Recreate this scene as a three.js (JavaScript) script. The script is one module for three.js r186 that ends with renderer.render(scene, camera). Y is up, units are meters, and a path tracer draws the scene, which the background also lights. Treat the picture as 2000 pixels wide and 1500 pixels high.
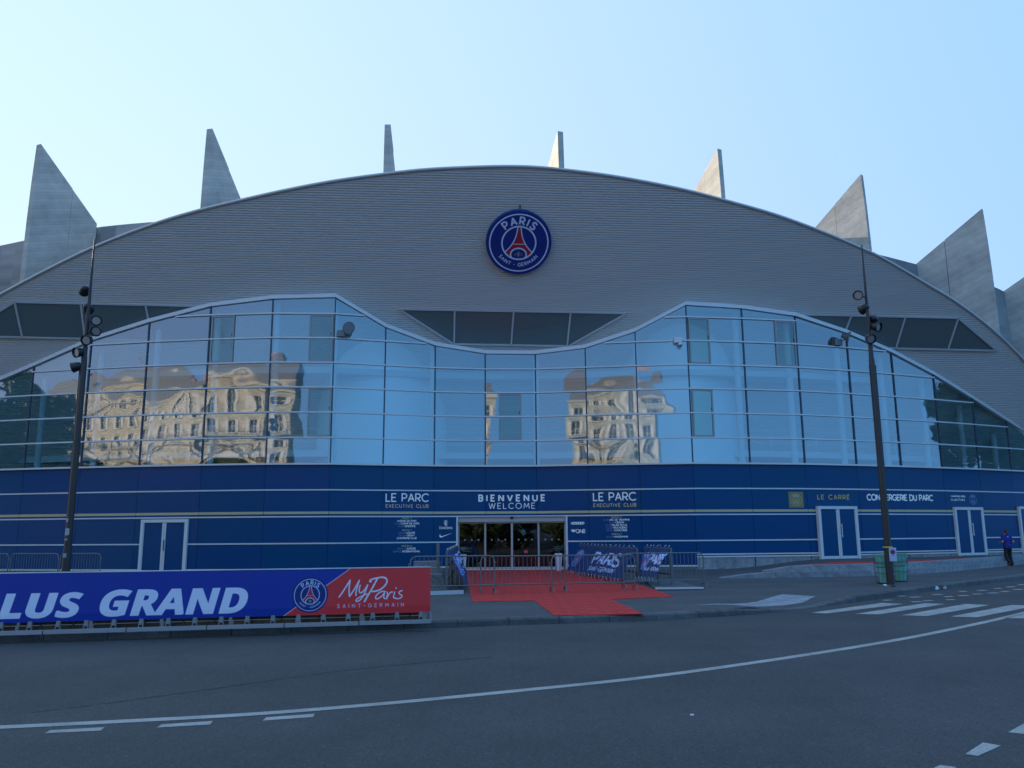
import * as THREE from 'three';
import { mergeGeometries } from 'three/addons/utils/BufferGeometryUtils.js';
import { MarchingCubes } from 'three/addons/objects/MarchingCubes.js';

// ---------------------------------------------------------------- camera, sky, sun, exposure
const V = (x, y, z) => new THREE.Vector3(x, y, z);
const scene = new THREE.Scene();
const EYE = V(0, 1.7, 0), FOC = 1620, PITCH = 10.25 * Math.PI / 180, ROLL = -0.0069;
const camF = V(0, Math.sin(PITCH), -Math.cos(PITCH)), camU0 = V(0, Math.cos(PITCH), Math.sin(PITCH));
const camR = V(1, 0, 0).multiplyScalar(Math.cos(ROLL)).addScaledVector(camU0, Math.sin(ROLL));
const camU = V(1, 0, 0).multiplyScalar(-Math.sin(ROLL)).addScaledVector(camU0, Math.cos(ROLL));
const camera = new THREE.PerspectiveCamera(2 * Math.atan(750 / FOC) * 180 / Math.PI, 4 / 3, 0.1, 3000);
camera.position.copy(EYE);
camera.quaternion.setFromRotationMatrix(new THREE.Matrix4().makeBasis(camR, camU, camF.clone().negate()));
camera.updateMatrixWorld();
const renderer = new THREE.WebGLRenderer({ antialias: true });
renderer.toneMapping = THREE.LinearToneMapping;
renderer.toneMappingExposure = 2.4;
renderer.shadowMap.enabled = true;

const SUN_AZ = 49 * Math.PI / 180, SUN_EL = 12.5 * Math.PI / 180;
const sunDir = V(-Math.sin(SUN_AZ) * Math.cos(SUN_EL), Math.sin(SUN_EL), -Math.cos(SUN_AZ) * Math.cos(SUN_EL));
{ // clear sky: white-cyan haze towards the sun, deeper blue overhead and away from it
  const W = 512, H = 256, data = new Float32Array(W * H * 4), d = V(0, 0, 0);
  for (let j = 0; j < H; j++) for (let i = 0; i < W; i++) {
    const phi = ((i + 0.5) / W - 0.5) * 2 * Math.PI, th = ((j + 0.5) / H - 0.5) * Math.PI;
    d.set(Math.cos(th) * Math.cos(phi), Math.sin(th), Math.cos(th) * Math.sin(phi));
    const up = Math.max(0, d.y), g = Math.acos(THREE.MathUtils.clamp(d.dot(sunDir), -1, 1));
    const S = THREE.MathUtils.smoothstep(2.5 - g, 0, 2.3), S2 = THREE.MathUtils.smoothstep(1.5 - g, 0, 1.5), hor = Math.exp(-up * 4.5);
    const r = 0.088 + 0.15 * S + 0.05 * S2 + hor * (0.01 + 0.145 * S), gg = 0.262 + 0.045 * S + 0.10 * S2 + hor * (0.015 + 0.06 * S), b = 0.56 - 0.10 * S + hor * 0.02;
    const k = (j * W + i) * 4, low = d.y < 0 ? 0.35 : 1;
    data[k] = r * low; data[k + 1] = gg * low; data[k + 2] = b * low; data[k + 3] = 1;
  }
  const sky = new THREE.DataTexture(data, W, H, THREE.RGBAFormat, THREE.FloatType);
  sky.mapping = THREE.EquirectangularReflectionMapping; sky.magFilter = THREE.LinearFilter; sky.needsUpdate = true;
  scene.background = sky; scene.environment = sky;
}
const sun = new THREE.DirectionalLight(new THREE.Color().setRGB(1, 0.88, 0.70), 4.6);
sun.position.copy(sunDir).multiplyScalar(200); sun.castShadow = true; sun.shadow.radius = 1;
Object.assign(sun.shadow.camera, { left: -120, right: 120, top: 120, bottom: -120, near: 1, far: 500 });
sun.shadow.mapSize.set(4096, 4096);
scene.add(sun); scene.add(sun.target);

// ---------------------------------------------------------------- helpers
let seed = 7;
const rnd = () => { seed = (seed * 1664525 + 1013904223) >>> 0; return seed / 4294967296; };
const rr = (a, b) => a + (b - a) * rnd();
const lerp = (a, b, t) => a + (b - a) * t;
const names = new Map();
const numbered = (n) => { const k = names.get(n) ?? 0; names.set(n, k + 1); return k ? n + '_' + String(k).padStart(3, '0') : n; };
function tag(o, label, category, group, kind) {
  if (label) o.userData.label = label;
  if (category) o.userData.category = category;
  if (group) o.userData.group = group;
  if (kind) o.userData.kind = kind;
  return o;
}
function thing(name, label, category, pos = [0, 0, 0], group) {
  const o = new THREE.Group(); o.name = numbered(name); o.position.set(...pos); scene.add(o);
  return tag(o, label, category, group);
}
function mesh(name, g, m, parent) {
  const gs = Array.isArray(g) ? g : [g];
  const geo = gs.length > 1 ? mergeGeometries(gs.map((q) => { const n = q.index ? q.toNonIndexed() : q; for (const k of Object.keys(n.attributes)) if (!['position', 'normal', 'uv'].includes(k)) n.deleteAttribute(k); return n; })) : gs[0];
  const o = new THREE.Mesh(geo, m); o.name = parent ? name : numbered(name); (parent ?? scene).add(o); return o;
}
const group = (name, parent) => { const g = new THREE.Group(); g.name = name; parent.add(g); return g; };
// pixel of the photograph -> ray
const ray = (x, y) => camF.clone().addScaledVector(camR, (x - 1000) / FOC).addScaledVector(camU, -(y - 750) / FOC);
const atY = (x, y, h) => { const d = ray(x, y); return EYE.clone().addScaledVector(d, (h - EYE.y) / d.y); };
const atZ = (x, y, z) => { const d = ray(x, y); return EYE.clone().addScaledVector(d, (z - EYE.z) / d.z); };
const atPlane = (x, y, p, n) => { const d = ray(x, y); return EYE.clone().addScaledVector(d, p.clone().sub(EYE).dot(n) / d.dot(n)); };
const heightAt = (px, py, x, z) => { // height of pixel row py on the vertical line (x, z)
  let lo = -1, hi = 60;
  for (let i = 0; i < 50; i++) { const m = (lo + hi) / 2, v = V(x, m, z).sub(EYE), yy = 750 - FOC * v.dot(camU) / v.dot(camF); if (yy > py) lo = m; else hi = m; }
  return lo;
};
// geometry from quads given as corner points; uv optional
function quads(list, uvs) {
  const p = [], uv = [];
  list.forEach(([a, b, c, d], i) => {
    for (const v of [a, b, c, a, c, d]) p.push(v.x, v.y, v.z);
    const t = uvs?.[i] ?? [[0, 0], [1, 0], [1, 1], [0, 1]];
    for (const k of [0, 1, 2, 0, 2, 3]) uv.push(...t[k]);
  });
  const g = new THREE.BufferGeometry();
  g.setAttribute('position', new THREE.Float32BufferAttribute(p, 3)); g.setAttribute('uv', new THREE.Float32BufferAttribute(uv, 2)); g.computeVertexNormals();
  return g;
}
// convex prism: front ring of points, extruded by vector e
function prism(pts, e) {
  const back = pts.map((p) => p.clone().add(e)), p = [], uv = [];
  const tri = (a, b, c) => { for (const v of [a, b, c]) { p.push(v.x, v.y, v.z); uv.push(v.x + v.z * 0.3, v.y); } };
  for (let i = 1; i < pts.length - 1; i++) { tri(pts[0], pts[i], pts[i + 1]); tri(back[0], back[i + 1], back[i]); }
  for (let i = 0; i < pts.length; i++) { const j = (i + 1) % pts.length; tri(pts[i], back[i], back[j]); tri(pts[i], back[j], pts[j]); }
  const g = new THREE.BufferGeometry();
  g.setAttribute('position', new THREE.Float32BufferAttribute(p, 3)); g.setAttribute('uv', new THREE.Float32BufferAttribute(uv, 2)); g.computeVertexNormals();
  return g;
}
function bar(a, b, w, h, up = V(0, 1, 0)) { // box beam from a to b
  const d = b.clone().sub(a).normalize(); let s = d.clone().cross(up); if (s.lengthSq() < 1e-6) s = V(1, 0, 0); s.normalize();
  const u = s.clone().cross(d).normalize();
  const c = (p, i, j) => p.clone().addScaledVector(s, i * w / 2).addScaledVector(u, j * h / 2);
  return prism([c(a, -1, -1), c(a, 1, -1), c(a, 1, 1), c(a, -1, 1)], b.clone().sub(a));
}
function rod(a, b, r0, r1 = r0, n = 8) {
  const d = b.clone().sub(a), g = new THREE.CylinderGeometry(r1, r0, d.length(), n);
  g.applyQuaternion(new THREE.Quaternion().setFromUnitVectors(V(0, 1, 0), d.clone().normalize()));
  return g.translate((a.x + b.x) / 2, (a.y + b.y) / 2, (a.z + b.z) / 2);
}
const tube = (pts, r, seg = 24, n = 8, closed = false) => new THREE.TubeGeometry(new THREE.CatmullRomCurve3(pts, closed, 'catmullrom', 0.3), seg, r, n, closed);
const box = (w, h, d, x = 0, y = 0, z = 0) => new THREE.BoxGeometry(w, h, d).translate(x, y, z);

// ---------------------------------------------------------------- procedural textures
function noise2(seedN) { // tileable value noise, several octaves
  const P = 64, g = new Float32Array(P * P); let s = seedN;
  for (let i = 0; i < P * P; i++) { s = (s * 1664525 + 1013904223) >>> 0; g[i] = s / 4294967296; }
  return (x, y, per) => {
    const xi = Math.floor(x), yi = Math.floor(y), fx = x - xi, fy = y - yi, sx = fx * fx * (3 - 2 * fx), sy = fy * fy * (3 - 2 * fy);
    const m = (a) => ((a % per) + per) % per, q = (a, b) => g[(m(b) % P) * P + (m(a) % P)];
    return lerp(lerp(q(xi, yi), q(xi + 1, yi), sx), lerp(q(xi, yi + 1), q(xi + 1, yi + 1), sx), sy);
  };
}
function dataTex(n, fn, srgb) {
  const d = new Uint8Array(n * n * 4);
  for (let j = 0; j < n; j++) for (let i = 0; i < n; i++) { const c = fn(i / n, j / n), k = (j * n + i) * 4; d[k] = c[0] * 255; d[k + 1] = c[1] * 255; d[k + 2] = c[2] * 255; d[k + 3] = 255; }
  const t = new THREE.DataTexture(d, n, n, THREE.RGBAFormat); t.wrapS = t.wrapT = THREE.RepeatWrapping; t.magFilter = THREE.LinearFilter; t.minFilter = THREE.LinearMipmapLinearFilter; t.generateMipmaps = true;
  if (srgb) t.colorSpace = THREE.SRGBColorSpace; t.needsUpdate = true; return t;
}
const nA = noise2(11), nB = noise2(57), nC = noise2(91);
const fbm = (n, u, v, per, oct) => { let s = 0, a = 0.5, t = 0; for (let o = 0; o < oct; o++) { s += a * n(u * per, v * per, per); t += a; a *= 0.55; per *= 2; } return s / t; };
const clampc = (x) => Math.max(0, Math.min(1, x));
const rep = (t, x, y = x) => { const c = t.clone(); c.repeat.set(x, y); c.needsUpdate = true; return c; };
// asphalt: stone grain with patches of wear (uv in metres)
const asphaltMap = dataTex(1024, (u, v) => { const p = fbm(nA, u, v, 4, 4), f = nB(u * 512, v * 512, 512), f2 = nC(u * 256, v * 256, 256); const s = clampc(0.5 + (p - 0.5) * 0.5 + (f - 0.5) * 0.62 + (f2 - 0.5) * 0.36 + (f2 > 0.88 ? 0.35 : f2 < 0.14 ? -0.4 : 0)); const k = 0.6 + 0.4 * s; return [k, k, k]; }, true);
const asphaltBump = dataTex(512, (u, v) => { const f = nB(u * 256, v * 256, 256) * 0.7 + nC(u * 128, v * 128, 128) * 0.3; return [f, f, f]; });
const concreteMap = dataTex(512, (u, v) => { const p = fbm(nC, u, v, 5, 5), st = fbm(nA, u, v * 0.25 * 4, 3, 3); const line = (v * 16) % 1; const k = clampc(0.86 + (p - 0.5) * 0.16 + (st - 0.5) * 0.12 - (line < 0.05 ? 0.05 : 0) + ((Math.floor(v * 16) * 0.37) % 1 - 0.5) * 0.045); return [k, k * 0.985, k * 0.96]; }, true);
const concreteBump = dataTex(512, (u, v) => { const line = (v * 16) % 1; const k = fbm(nC, u, v, 8, 4) * 0.5 + (line < 0.07 ? 0 : 0.5); return [k, k, k]; });
const grainMap = dataTex(512, (u, v) => { const k = clampc(0.84 + (fbm(nB, u, v, 6, 5) - 0.5) * 0.5); return [k, k, k]; }, true);
const graniteMap = dataTex(512, (u, v) => { const k = clampc(0.80 + (fbm(nB, u, v, 6, 3) - 0.5) * 0.3 + (nA(u * 128, v * 128, 128) - 0.5) * 0.25); return [k, k, k]; }, true);
const waveBump = dataTex(256, (u, v) => { const k = fbm(nA, u, v, 3, 2); return [k, k, k]; });

const mat = (rgb, rough = 0.7, extra = {}) => new THREE.MeshStandardMaterial({ color: new THREE.Color().setRGB(...rgb), roughness: rough, side: THREE.DoubleSide, ...extra });
const phys = (rgb, rough, extra) => new THREE.MeshPhysicalMaterial({ color: new THREE.Color().setRGB(...rgb), roughness: rough, side: THREE.DoubleSide, ...extra });
const M = {
  asphalt: mat([0.085, 0.085, 0.086], 0.88, { map: rep(asphaltMap, 0.25), bumpMap: rep(asphaltBump, 0.6), bumpScale: 0.006 }),
  pave: mat([0.125, 0.125, 0.127], 0.9, { map: rep(asphaltMap, 0.4), bumpMap: rep(asphaltBump, 1), bumpScale: 0.003 }),
  kerb: [0.12, 0.14, 0.165].map((k) => mat([k, k, k * 0.97], 0.85, { map: rep(graniteMap, 0.9) })),
  granite: [0.36, 0.4, 0.43].map((k) => mat([k, k, k * 1.01], 0.8, { map: rep(graniteMap, 1.1) })),
  paint: mat([0.56, 0.54, 0.50], 0.8, { map: rep(asphaltMap, 0.9) }),
  concrete: mat([0.68, 0.64, 0.58], 0.9, { map: rep(concreteMap, 0.25), bumpMap: rep(concreteBump, 0.25), bumpScale: 0.02 }),
  smoothConcrete: mat([0.40, 0.38, 0.355], 0.9, { map: rep(grainMap, 0.12) }),
  cladding: mat([0.68, 0.67, 0.645], 0.5, { metalness: 0.1 }),
  cap: mat([0.50, 0.47, 0.44], 0.4, { metalness: 0.3 }),
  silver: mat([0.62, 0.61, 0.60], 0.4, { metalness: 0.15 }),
  mullion: mat([0.03, 0.05, 0.08], 0.4),
  ventFrame: mat([0.30, 0.31, 0.30], 0.5),
  darkGlass: phys([0.13, 0.165, 0.165], 0.08, { ior: 1.5, bumpMap: rep(waveBump, 0.2), bumpScale: 0.02 }),
  panel: [[0.056, 0.158], [0.059, 0.152], [0.053, 0.164]].map(([g, b]) => phys([0.0, g, b], 0.24, { ior: 1.45, specularIntensity: 0.45 })),
  backing: mat([0.01, 0.012, 0.02], 0.9),
  gold: mat([0.55, 0.43, 0.22], 0.5),
  white: mat([0.66, 0.66, 0.66], 0.5),
  whiteTrim: mat([0.64, 0.62, 0.60], 0.45),
  interiorWhite: mat([0.62, 0.62, 0.61], 0.8),
  drum: mat([0.9, 0.9, 0.88], 0.8),
  interiorGrey: mat([0.34, 0.35, 0.35], 0.8),
  lobby: mat([0.26, 0.25, 0.24], 0.9),
  carpet: mat([0.70, 0.032, 0.022], 0.95, { map: rep(grainMap, 1.3), bumpMap: rep(waveBump, 0.23, 0.31), bumpScale: 0.012 }),
  galv: mat([0.18, 0.18, 0.178], 0.5, { metalness: 0.6 }),
  dark: mat([0.016, 0.015, 0.016], 0.42),
  mast: mat([0.032, 0.026, 0.024], 0.45),
  lens: phys([0.55, 0.57, 0.6], 0.12, { metalness: 0.7 }),
  timber: [0.11, 0.14, 0.17].map((k) => mat([k, k * 0.72, k * 0.42], 0.85, { map: rep(grainMap, 1.5) })),
  bag: phys([0.26, 0.60, 0.50], 0.35, { transmission: 0.25, thickness: 0 }),
  bag2: phys([0.22, 0.54, 0.44], 0.35, { transmission: 0.25, thickness: 0 }),
  wire: mat([0.10, 0.085, 0.075], 0.5, { metalness: 0.5 }),
  leaf: mat([0.055, 0.085, 0.035], 0.7), leaf2: mat([0.05, 0.08, 0.03], 0.7), bark: mat([0.07, 0.055, 0.04], 0.9),
  palm: mat([0.12, 0.17, 0.12], 0.6), pot: mat([0.62, 0.62, 0.66], 0.4),
  yellow: mat([0.5, 0.42, 0.06], 0.6), sealant: mat([0.45, 0.35, 0.13], 0.9, { map: rep(grainMap, 3) }),
};
const glassTex = rep(waveBump, 0.16);
const panes = [0, 1, 2, 3].map((i) => { const b = waveBump.clone(); b.repeat.set(0.15 + 0.03 * i, 0.22 + 0.03 * i); b.offset.set(i * 0.31, i * 0.17); b.needsUpdate = true; return phys([0.58, 0.80, 0.84], 0.018, { transmission: 1, thickness: 0, ior: 2.85, bumpMap: b, bumpScale: [0.005, 0.009, 0.013, 0.018][i] }); });
const ventGlass = phys([0.50, 0.78, 0.70], 0.02, { transmission: 1, thickness: 0, ior: 2.2 });
const doorGlass = phys([0.35, 0.37, 0.36], 0.0, { transmission: 1, thickness: 0, ior: 1.75, bumpMap: rep(waveBump, 0.3), bumpScale: 0.01 });

// ---------------------------------------------------------------- stroke lettering for prints
const GLYPH = {
  A: [76, 'M0 100L38 0L76 100M14 67H62'], B: [60, 'M0 48H34A24 24 0 0 0 34 0H0V100H34A26 26 0 0 0 34 48'], C: [86, 'M86 15A50 50 0 1 0 86 85'], D: [80, 'M0 0V100H30A50 50 0 0 0 30 0Z'],
  E: [58, 'M58 0H0V100H58M0 49H50'], F: [54, 'M54 0H0V100M0 49H46'], G: [90, 'M84 14A50 50 0 1 0 90 80V54H56'], H: [72, 'M0 0V100M72 0V100M0 49H72'], I: [2, 'M1 0V100'], L: [52, 'M0 0V100H52'],
  M: [96, 'M0 100L12 0L48 72L84 0L96 100'], N: [74, 'M0 100V0L74 100V0'], O: [100, 'M50 0A50 50 0 1 1 49.9 0Z'], P: [60, 'M0 100V0H32A28 28 0 0 1 32 57H0'], Q: [100, 'M50 0A50 50 0 1 1 49.9 0ZM64 68L98 104'],
  R: [62, 'M0 100V0H32A28 28 0 0 1 32 57H0M28 57L62 100'], S: [62, 'M58 15C50 3 40 0 31 0C14 0 4 10 4 24C4 56 62 40 62 74C62 92 48 100 32 100C18 100 6 94 0 82'], T: [70, 'M0 0H70M35 0V100'],
  U: [72, 'M0 0V64A36 36 0 0 0 72 64V0'], V: [80, 'M0 0L40 100L80 0'], W: [112, 'M0 0L28 100L56 8L84 100L112 0'], X: [66, 'M0 0L66 100M66 0L0 100'], Y: [72, 'M0 0L36 52L72 0M36 52V100'], Z: [64, 'M0 0H64L0 100H64'],
  'É': [58, 'M58 0H0V100H58M0 49H50M24 -14L42 -32'], 'Ô': [100, 'M50 0A50 50 0 1 1 49.9 0ZM32 -14L50 -30L68 -14'], '-': [34, 'M0 55H34'], '0': [64, 'M32 0A32 50 0 1 1 31.9 0Z'], '1': [20, 'M0 20L20 0V100'],
  '2': [58, 'M2 20C8 4 20 0 30 0C46 0 56 10 56 26C56 50 10 76 0 100H58'], '3': [56, 'M2 8H52L28 42C48 42 56 56 56 70C56 88 44 100 28 100C14 100 4 94 0 82'], '4': [62, 'M46 100V0L0 70H62'], '.': [2, 'M1 98V100'], '°': [20, 'M10 0A10 10 0 1 1 9.9 0Z'],
};
const strWidth = (s, h, track) => { let w = 0; for (const c of s) w += (c === ' ' ? 34 : GLYPH[c][0]) * h / 100 + track; return w - track; };
function drawText(ctx, s, x, y, h, weight, color, { track = h * 0.2, align = 'c', slant = 0, wide = 1, fit = 0 } = {}) { // y = top of the capitals
  if (fit) track = (fit / wide - strWidth(s, h, 0)) / Math.max(1, s.length - 1);
  const w = strWidth(s, h, track) * wide; let cx = align === 'c' ? x - w / 2 : align === 'r' ? x - w : x;
  ctx.strokeStyle = color; ctx.lineJoin = 'miter'; ctx.miterLimit = 1.6;
  for (const c of s) {
    if (c === ' ') { cx += (34 * h / 100 + track) * wide; continue; }
    ctx.save(); ctx.translate(cx, y); ctx.transform(wide * h / 100, 0, -slant * h / 100, h / 100, slant * h, 0); ctx.lineWidth = weight * 100 / h / Math.sqrt(wide); ctx.stroke(new Path2D(GLYPH[c][1])); ctx.restore();
    cx += (GLYPH[c][0] * h / 100 + track) * wide;
  }
}
function arcText(ctx, s, cx, cy, r, h, weight, color, a0, track, inside) { // letters standing on (or hanging in) a circle, centred on angle a0
  const tot = strWidth(s, h, track), rm = inside ? r : r; let p = -tot / 2;
  ctx.strokeStyle = color; ctx.lineJoin = 'miter'; ctx.miterLimit = 1.6;
  for (const c of s) {
    const w = (c === ' ' ? 34 : GLYPH[c][0]) * h / 100, mid = p + w / 2, ang = inside ? a0 - mid / rm : a0 + mid / rm;
    if (c !== ' ') { ctx.save(); ctx.translate(cx + rm * Math.cos(ang), cy + rm * Math.sin(ang)); ctx.rotate(inside ? ang - Math.PI / 2 : ang + Math.PI / 2); ctx.translate(-w / 2, inside ? -h : -h); if (inside) ctx.translate(0, h * 0.5); else ctx.translate(0, h * 0.5); ctx.scale(h / 100, h / 100); ctx.lineWidth = weight * 100 / h; ctx.stroke(new Path2D(GLYPH[c][1])); ctx.restore(); }
    p += w + track;
  }
}
function drawCrest(ctx, cx, cy, R, col = {}) { // round crest: ring lettering, tower, fleur
  const blue = col.blue ?? '#0b2c80', white = col.white ?? '#d6dcec', red = col.red ?? '#b3203a', gold = col.gold ?? '#8d7f6a', mono = col.mono;
  const disc = (r, f) => { ctx.fillStyle = f; ctx.beginPath(); ctx.arc(cx, cy, r, 0, 7); ctx.fill(); }, ring = (r, w) => { ctx.strokeStyle = white; ctx.lineWidth = w; ctx.beginPath(); ctx.arc(cx, cy, r, 0, 7); ctx.stroke(); };
  if (!mono) disc(R, blue);
  ring(R * 0.905, R * 0.042);
  const ri = R * 0.525;
  ctx.save(); ctx.beginPath(); ctx.arc(cx, cy, ri, 0, 7); ctx.clip();
  const X = (u) => cx + u * R, Y = (v) => cy + v * R;
  const side = (s) => { ctx.moveTo(X(s * 0.048), Y(-0.56)); ctx.bezierCurveTo(X(s * 0.07), Y(-0.1), X(s * 0.22), Y(0.12), X(s * 0.50), Y(0.36)); };
  ctx.beginPath(); ctx.moveTo(X(-0.048), Y(-0.56)); ctx.bezierCurveTo(X(-0.07), Y(-0.1), X(-0.22), Y(0.12), X(-0.50), Y(0.36)); ctx.lineTo(X(-0.5), Y(0.6)); ctx.lineTo(X(0.5), Y(0.6)); ctx.lineTo(X(0.5), Y(0.36)); ctx.bezierCurveTo(X(0.22), Y(0.12), X(0.07), Y(-0.1), X(0.048), Y(-0.56)); ctx.closePath();
  if (!mono) { ctx.fillStyle = red; ctx.fill(); }
  ctx.strokeStyle = white; ctx.lineWidth = R * 0.034; ctx.beginPath(); side(-1); ctx.stroke(); ctx.beginPath(); side(1); ctx.stroke();
  ctx.lineWidth = R * 0.02; ctx.beginPath(); ctx.moveTo(X(-0.18), Y(0.035)); ctx.lineTo(X(0.18), Y(0.035)); ctx.stroke();
  ctx.beginPath(); ctx.ellipse(X(0), Y(0.37), R * 0.245, R * 0.20, 0, 0, 7); if (!mono) { ctx.fillStyle = blue; ctx.fill(); } ctx.lineWidth = R * 0.045; ctx.stroke();
  ctx.fillStyle = mono ? white : gold; // lily
  ctx.beginPath(); ctx.moveTo(X(0), Y(0.25)); ctx.quadraticCurveTo(X(0.06), Y(0.32), X(0.015), Y(0.39)); ctx.lineTo(X(-0.015), Y(0.39)); ctx.quadraticCurveTo(X(-0.06), Y(0.32), X(0), Y(0.25)); ctx.fill();
  ctx.strokeStyle = mono ? white : gold; ctx.lineWidth = R * 0.024; for (const s of [-1, 1]) { ctx.beginPath(); ctx.moveTo(X(0), Y(0.40)); ctx.bezierCurveTo(X(s * 0.04), Y(0.31), X(s * 0.13), Y(0.33), X(s * 0.105), Y(0.405)); ctx.stroke(); }
  ctx.beginPath(); ctx.moveTo(X(-0.05), Y(0.40)); ctx.lineTo(X(0.05), Y(0.40)); ctx.moveTo(X(0), Y(0.4)); ctx.lineTo(X(0), Y(0.46)); ctx.stroke();
  ctx.restore();
  ring(ri, R * 0.048);
  arcText(ctx, 'PARIS', cx, cy, R * 0.70, R * 0.225, R * 0.052, white, -Math.PI / 2, R * 0.12, false);
  arcText(ctx, 'SAINT - GERMAIN', cx, cy, R * 0.70, R * 0.10, R * 0.021, white, Math.PI / 2, R * 0.035, true);
}
function canvas(w, h, fn) { const c = document.createElement('canvas'); c.width = w; c.height = h; const x = c.getContext('2d'); fn(x, w, h); const t = new THREE.CanvasTexture(c); t.colorSpace = THREE.SRGBColorSpace; t.magFilter = THREE.LinearFilter; return t; }
const printMat = (tex, rough = 0.5) => new THREE.MeshStandardMaterial({ map: tex, roughness: rough, side: THREE.DoubleSide });
const vinylMat = (tex) => new THREE.MeshStandardMaterial({ map: tex, roughness: 0.5, transparent: true, side: THREE.DoubleSide });

// ---------------------------------------------------------------- facade plan: verticals of the curtain wall, read off the sill line
const HA = 4.746, ROW = 1.11;
const sillPx = [[-310, 928], [-190, 923.5], [-68, 919.5], [47, 916], [158, 913], [272, 910.2], [394, 907.8], [519, 906], [645, 905.7], [748, 907.6], [848, 909.3], [948, 910], [1048, 909.6], [1148, 907.8], [1249, 906], [1353, 904.4], [1465, 905.0], [1572, 906], [1673, 908.3], [1760, 910.8], [1840, 913.4], [1912, 916.2], [1975, 919], [2034, 922], [2088, 925]];
const topPx = [810, 790, 766, 716, 666, 630, 599, 584, 581, 639.5, 675.5, 691, 692, 680, 648, 596, 603, 617.5, 651, 689, 732.5, 779, 822, 862, 900];
const plan = sillPx.map(([x, y]) => { const p = atY(x, y, HA); p.y = 0; return p; });
const tops = plan.map((p, i) => heightAt(0, topPx[i], p.x, p.z));
const NB = plan.length - 1, sCum = [0];
for (let i = 0; i < NB; i++) sCum.push(sCum[i] + plan[i].distanceTo(plan[i + 1]));
const bayN = [], vertN = [];
for (let i = 0; i < NB; i++) { const d = plan[i + 1].clone().sub(plan[i]).normalize(); bayN.push(V(-d.z, 0, d.x)); if (bayN[i].z < 0) bayN[i].negate(); }
for (let i = 0; i <= NB; i++) { const a = bayN[Math.max(0, i - 1)], b = bayN[Math.min(NB - 1, i)], n = a.clone().add(b).normalize(); vertN.push(n.multiplyScalar(1 / n.dot(b))); }
function facS(px, py) { // pixel -> [s along the facade, height]
  for (let i = 0; i < NB; i++) { const q = atPlane(px, py, plan[i], bayN[i]), d = plan[i + 1].clone().sub(plan[i]), L = d.length(), t = (q.x - plan[i].x) * d.x / L / L + (q.z - plan[i].z) * d.z / L / L; if (t >= -1e-6 && t < 1) return [sCum[i] + t * L, q.y]; }
  return null;
}
const bayOf = (s) => { let i = 0; while (i < NB - 1 && s >= sCum[i + 1] - 1e-6) i++; return i; };
function facP(s, y, off) { const i = bayOf(s), t = (s - sCum[i]) / (sCum[i + 1] - sCum[i]); const p = plan[i].clone().lerp(plan[i + 1], t); p.y = y; const n = vertN[i].clone().lerp(vertN[i + 1], t); return p.addScaledVector(n, off); }
function sweep(s0, s1, y0, y1, o0, o1) { // rectangular rail following the facade
  const ss = [s0, ...sCum.filter((s) => s > s0 + 0.01 && s < s1 - 0.01), s1], q = [];
  const c = (s) => [facP(s, y0, o0), facP(s, y0, o1), facP(s, y1, o1), facP(s, y1, o0)];
  for (let k = 0; k < ss.length - 1; k++) { const a = c(ss[k]), b = c(ss[k + 1]); b.forEach((v, i) => { if (k < ss.length - 2) return; }); for (let e = 0; e < 4; e++) q.push([a[e], b[e], b[(e + 1) % 4], a[(e + 1) % 4]]); if (k === 0) q.push(a); if (k === ss.length - 2) q.push(b); }
  return quads(q);
}
function slab(s0, s1, y0, y1, o0, o1) { // straight box inside one bay
  const i = bayOf((s0 + s1) / 2), d = plan[i + 1].clone().sub(plan[i]).normalize(), P = (s, y, o) => { const p = plan[i].clone().addScaledVector(d, s - sCum[i]); p.y = y; return p.addScaledVector(bayN[i], o); };
  return prism([P(s0, y0, o1), P(s1, y0, o1), P(s1, y1, o1), P(s0, y1, o1)], bayN[i].clone().multiplyScalar(o0 - o1));
}
function facadePrint(s0, s1, y0, y1, off) { // print following the panels
  const ss = [s0, ...sCum.filter((s) => s > s0 + 0.005 && s < s1 - 0.005), s1], q = [], uv = [];
  for (let k = 0; k < ss.length - 1; k++) { const u0 = (ss[k] - s0) / (s1 - s0), u1 = (ss[k + 1] - s0) / (s1 - s0); q.push([facP(ss[k], y0, off), facP(ss[k + 1], y0, off), facP(ss[k + 1], y1, off), facP(ss[k], y1, off)]); uv.push([[u0, 0], [u1, 0], [u1, 1], [u0, 1]]); }
  return quads(q, uv);
}
// leaning cladding plane: z = WA + WB x + WC y
const WA = -46.7, WB = -0.074, WC = 0.75;
const wN = V(-WB, -WC, 1).normalize(), wU = V(1, 0, WB).normalize(), wV = wN.clone().cross(wU).normalize(), wO = V(0, 0, WA);
const wall = (s, t, off = 0) => wO.clone().addScaledVector(wU, s).addScaledVector(wV, t).addScaledVector(wN, off);
const wallPx = (x, y) => { const p = atPlane(x, y, wO, wN).sub(wO); return [p.dot(wU), p.dot(wV)]; };
const tOfY = (s, y) => (y - wU.y * s) / wV.y;

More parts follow.
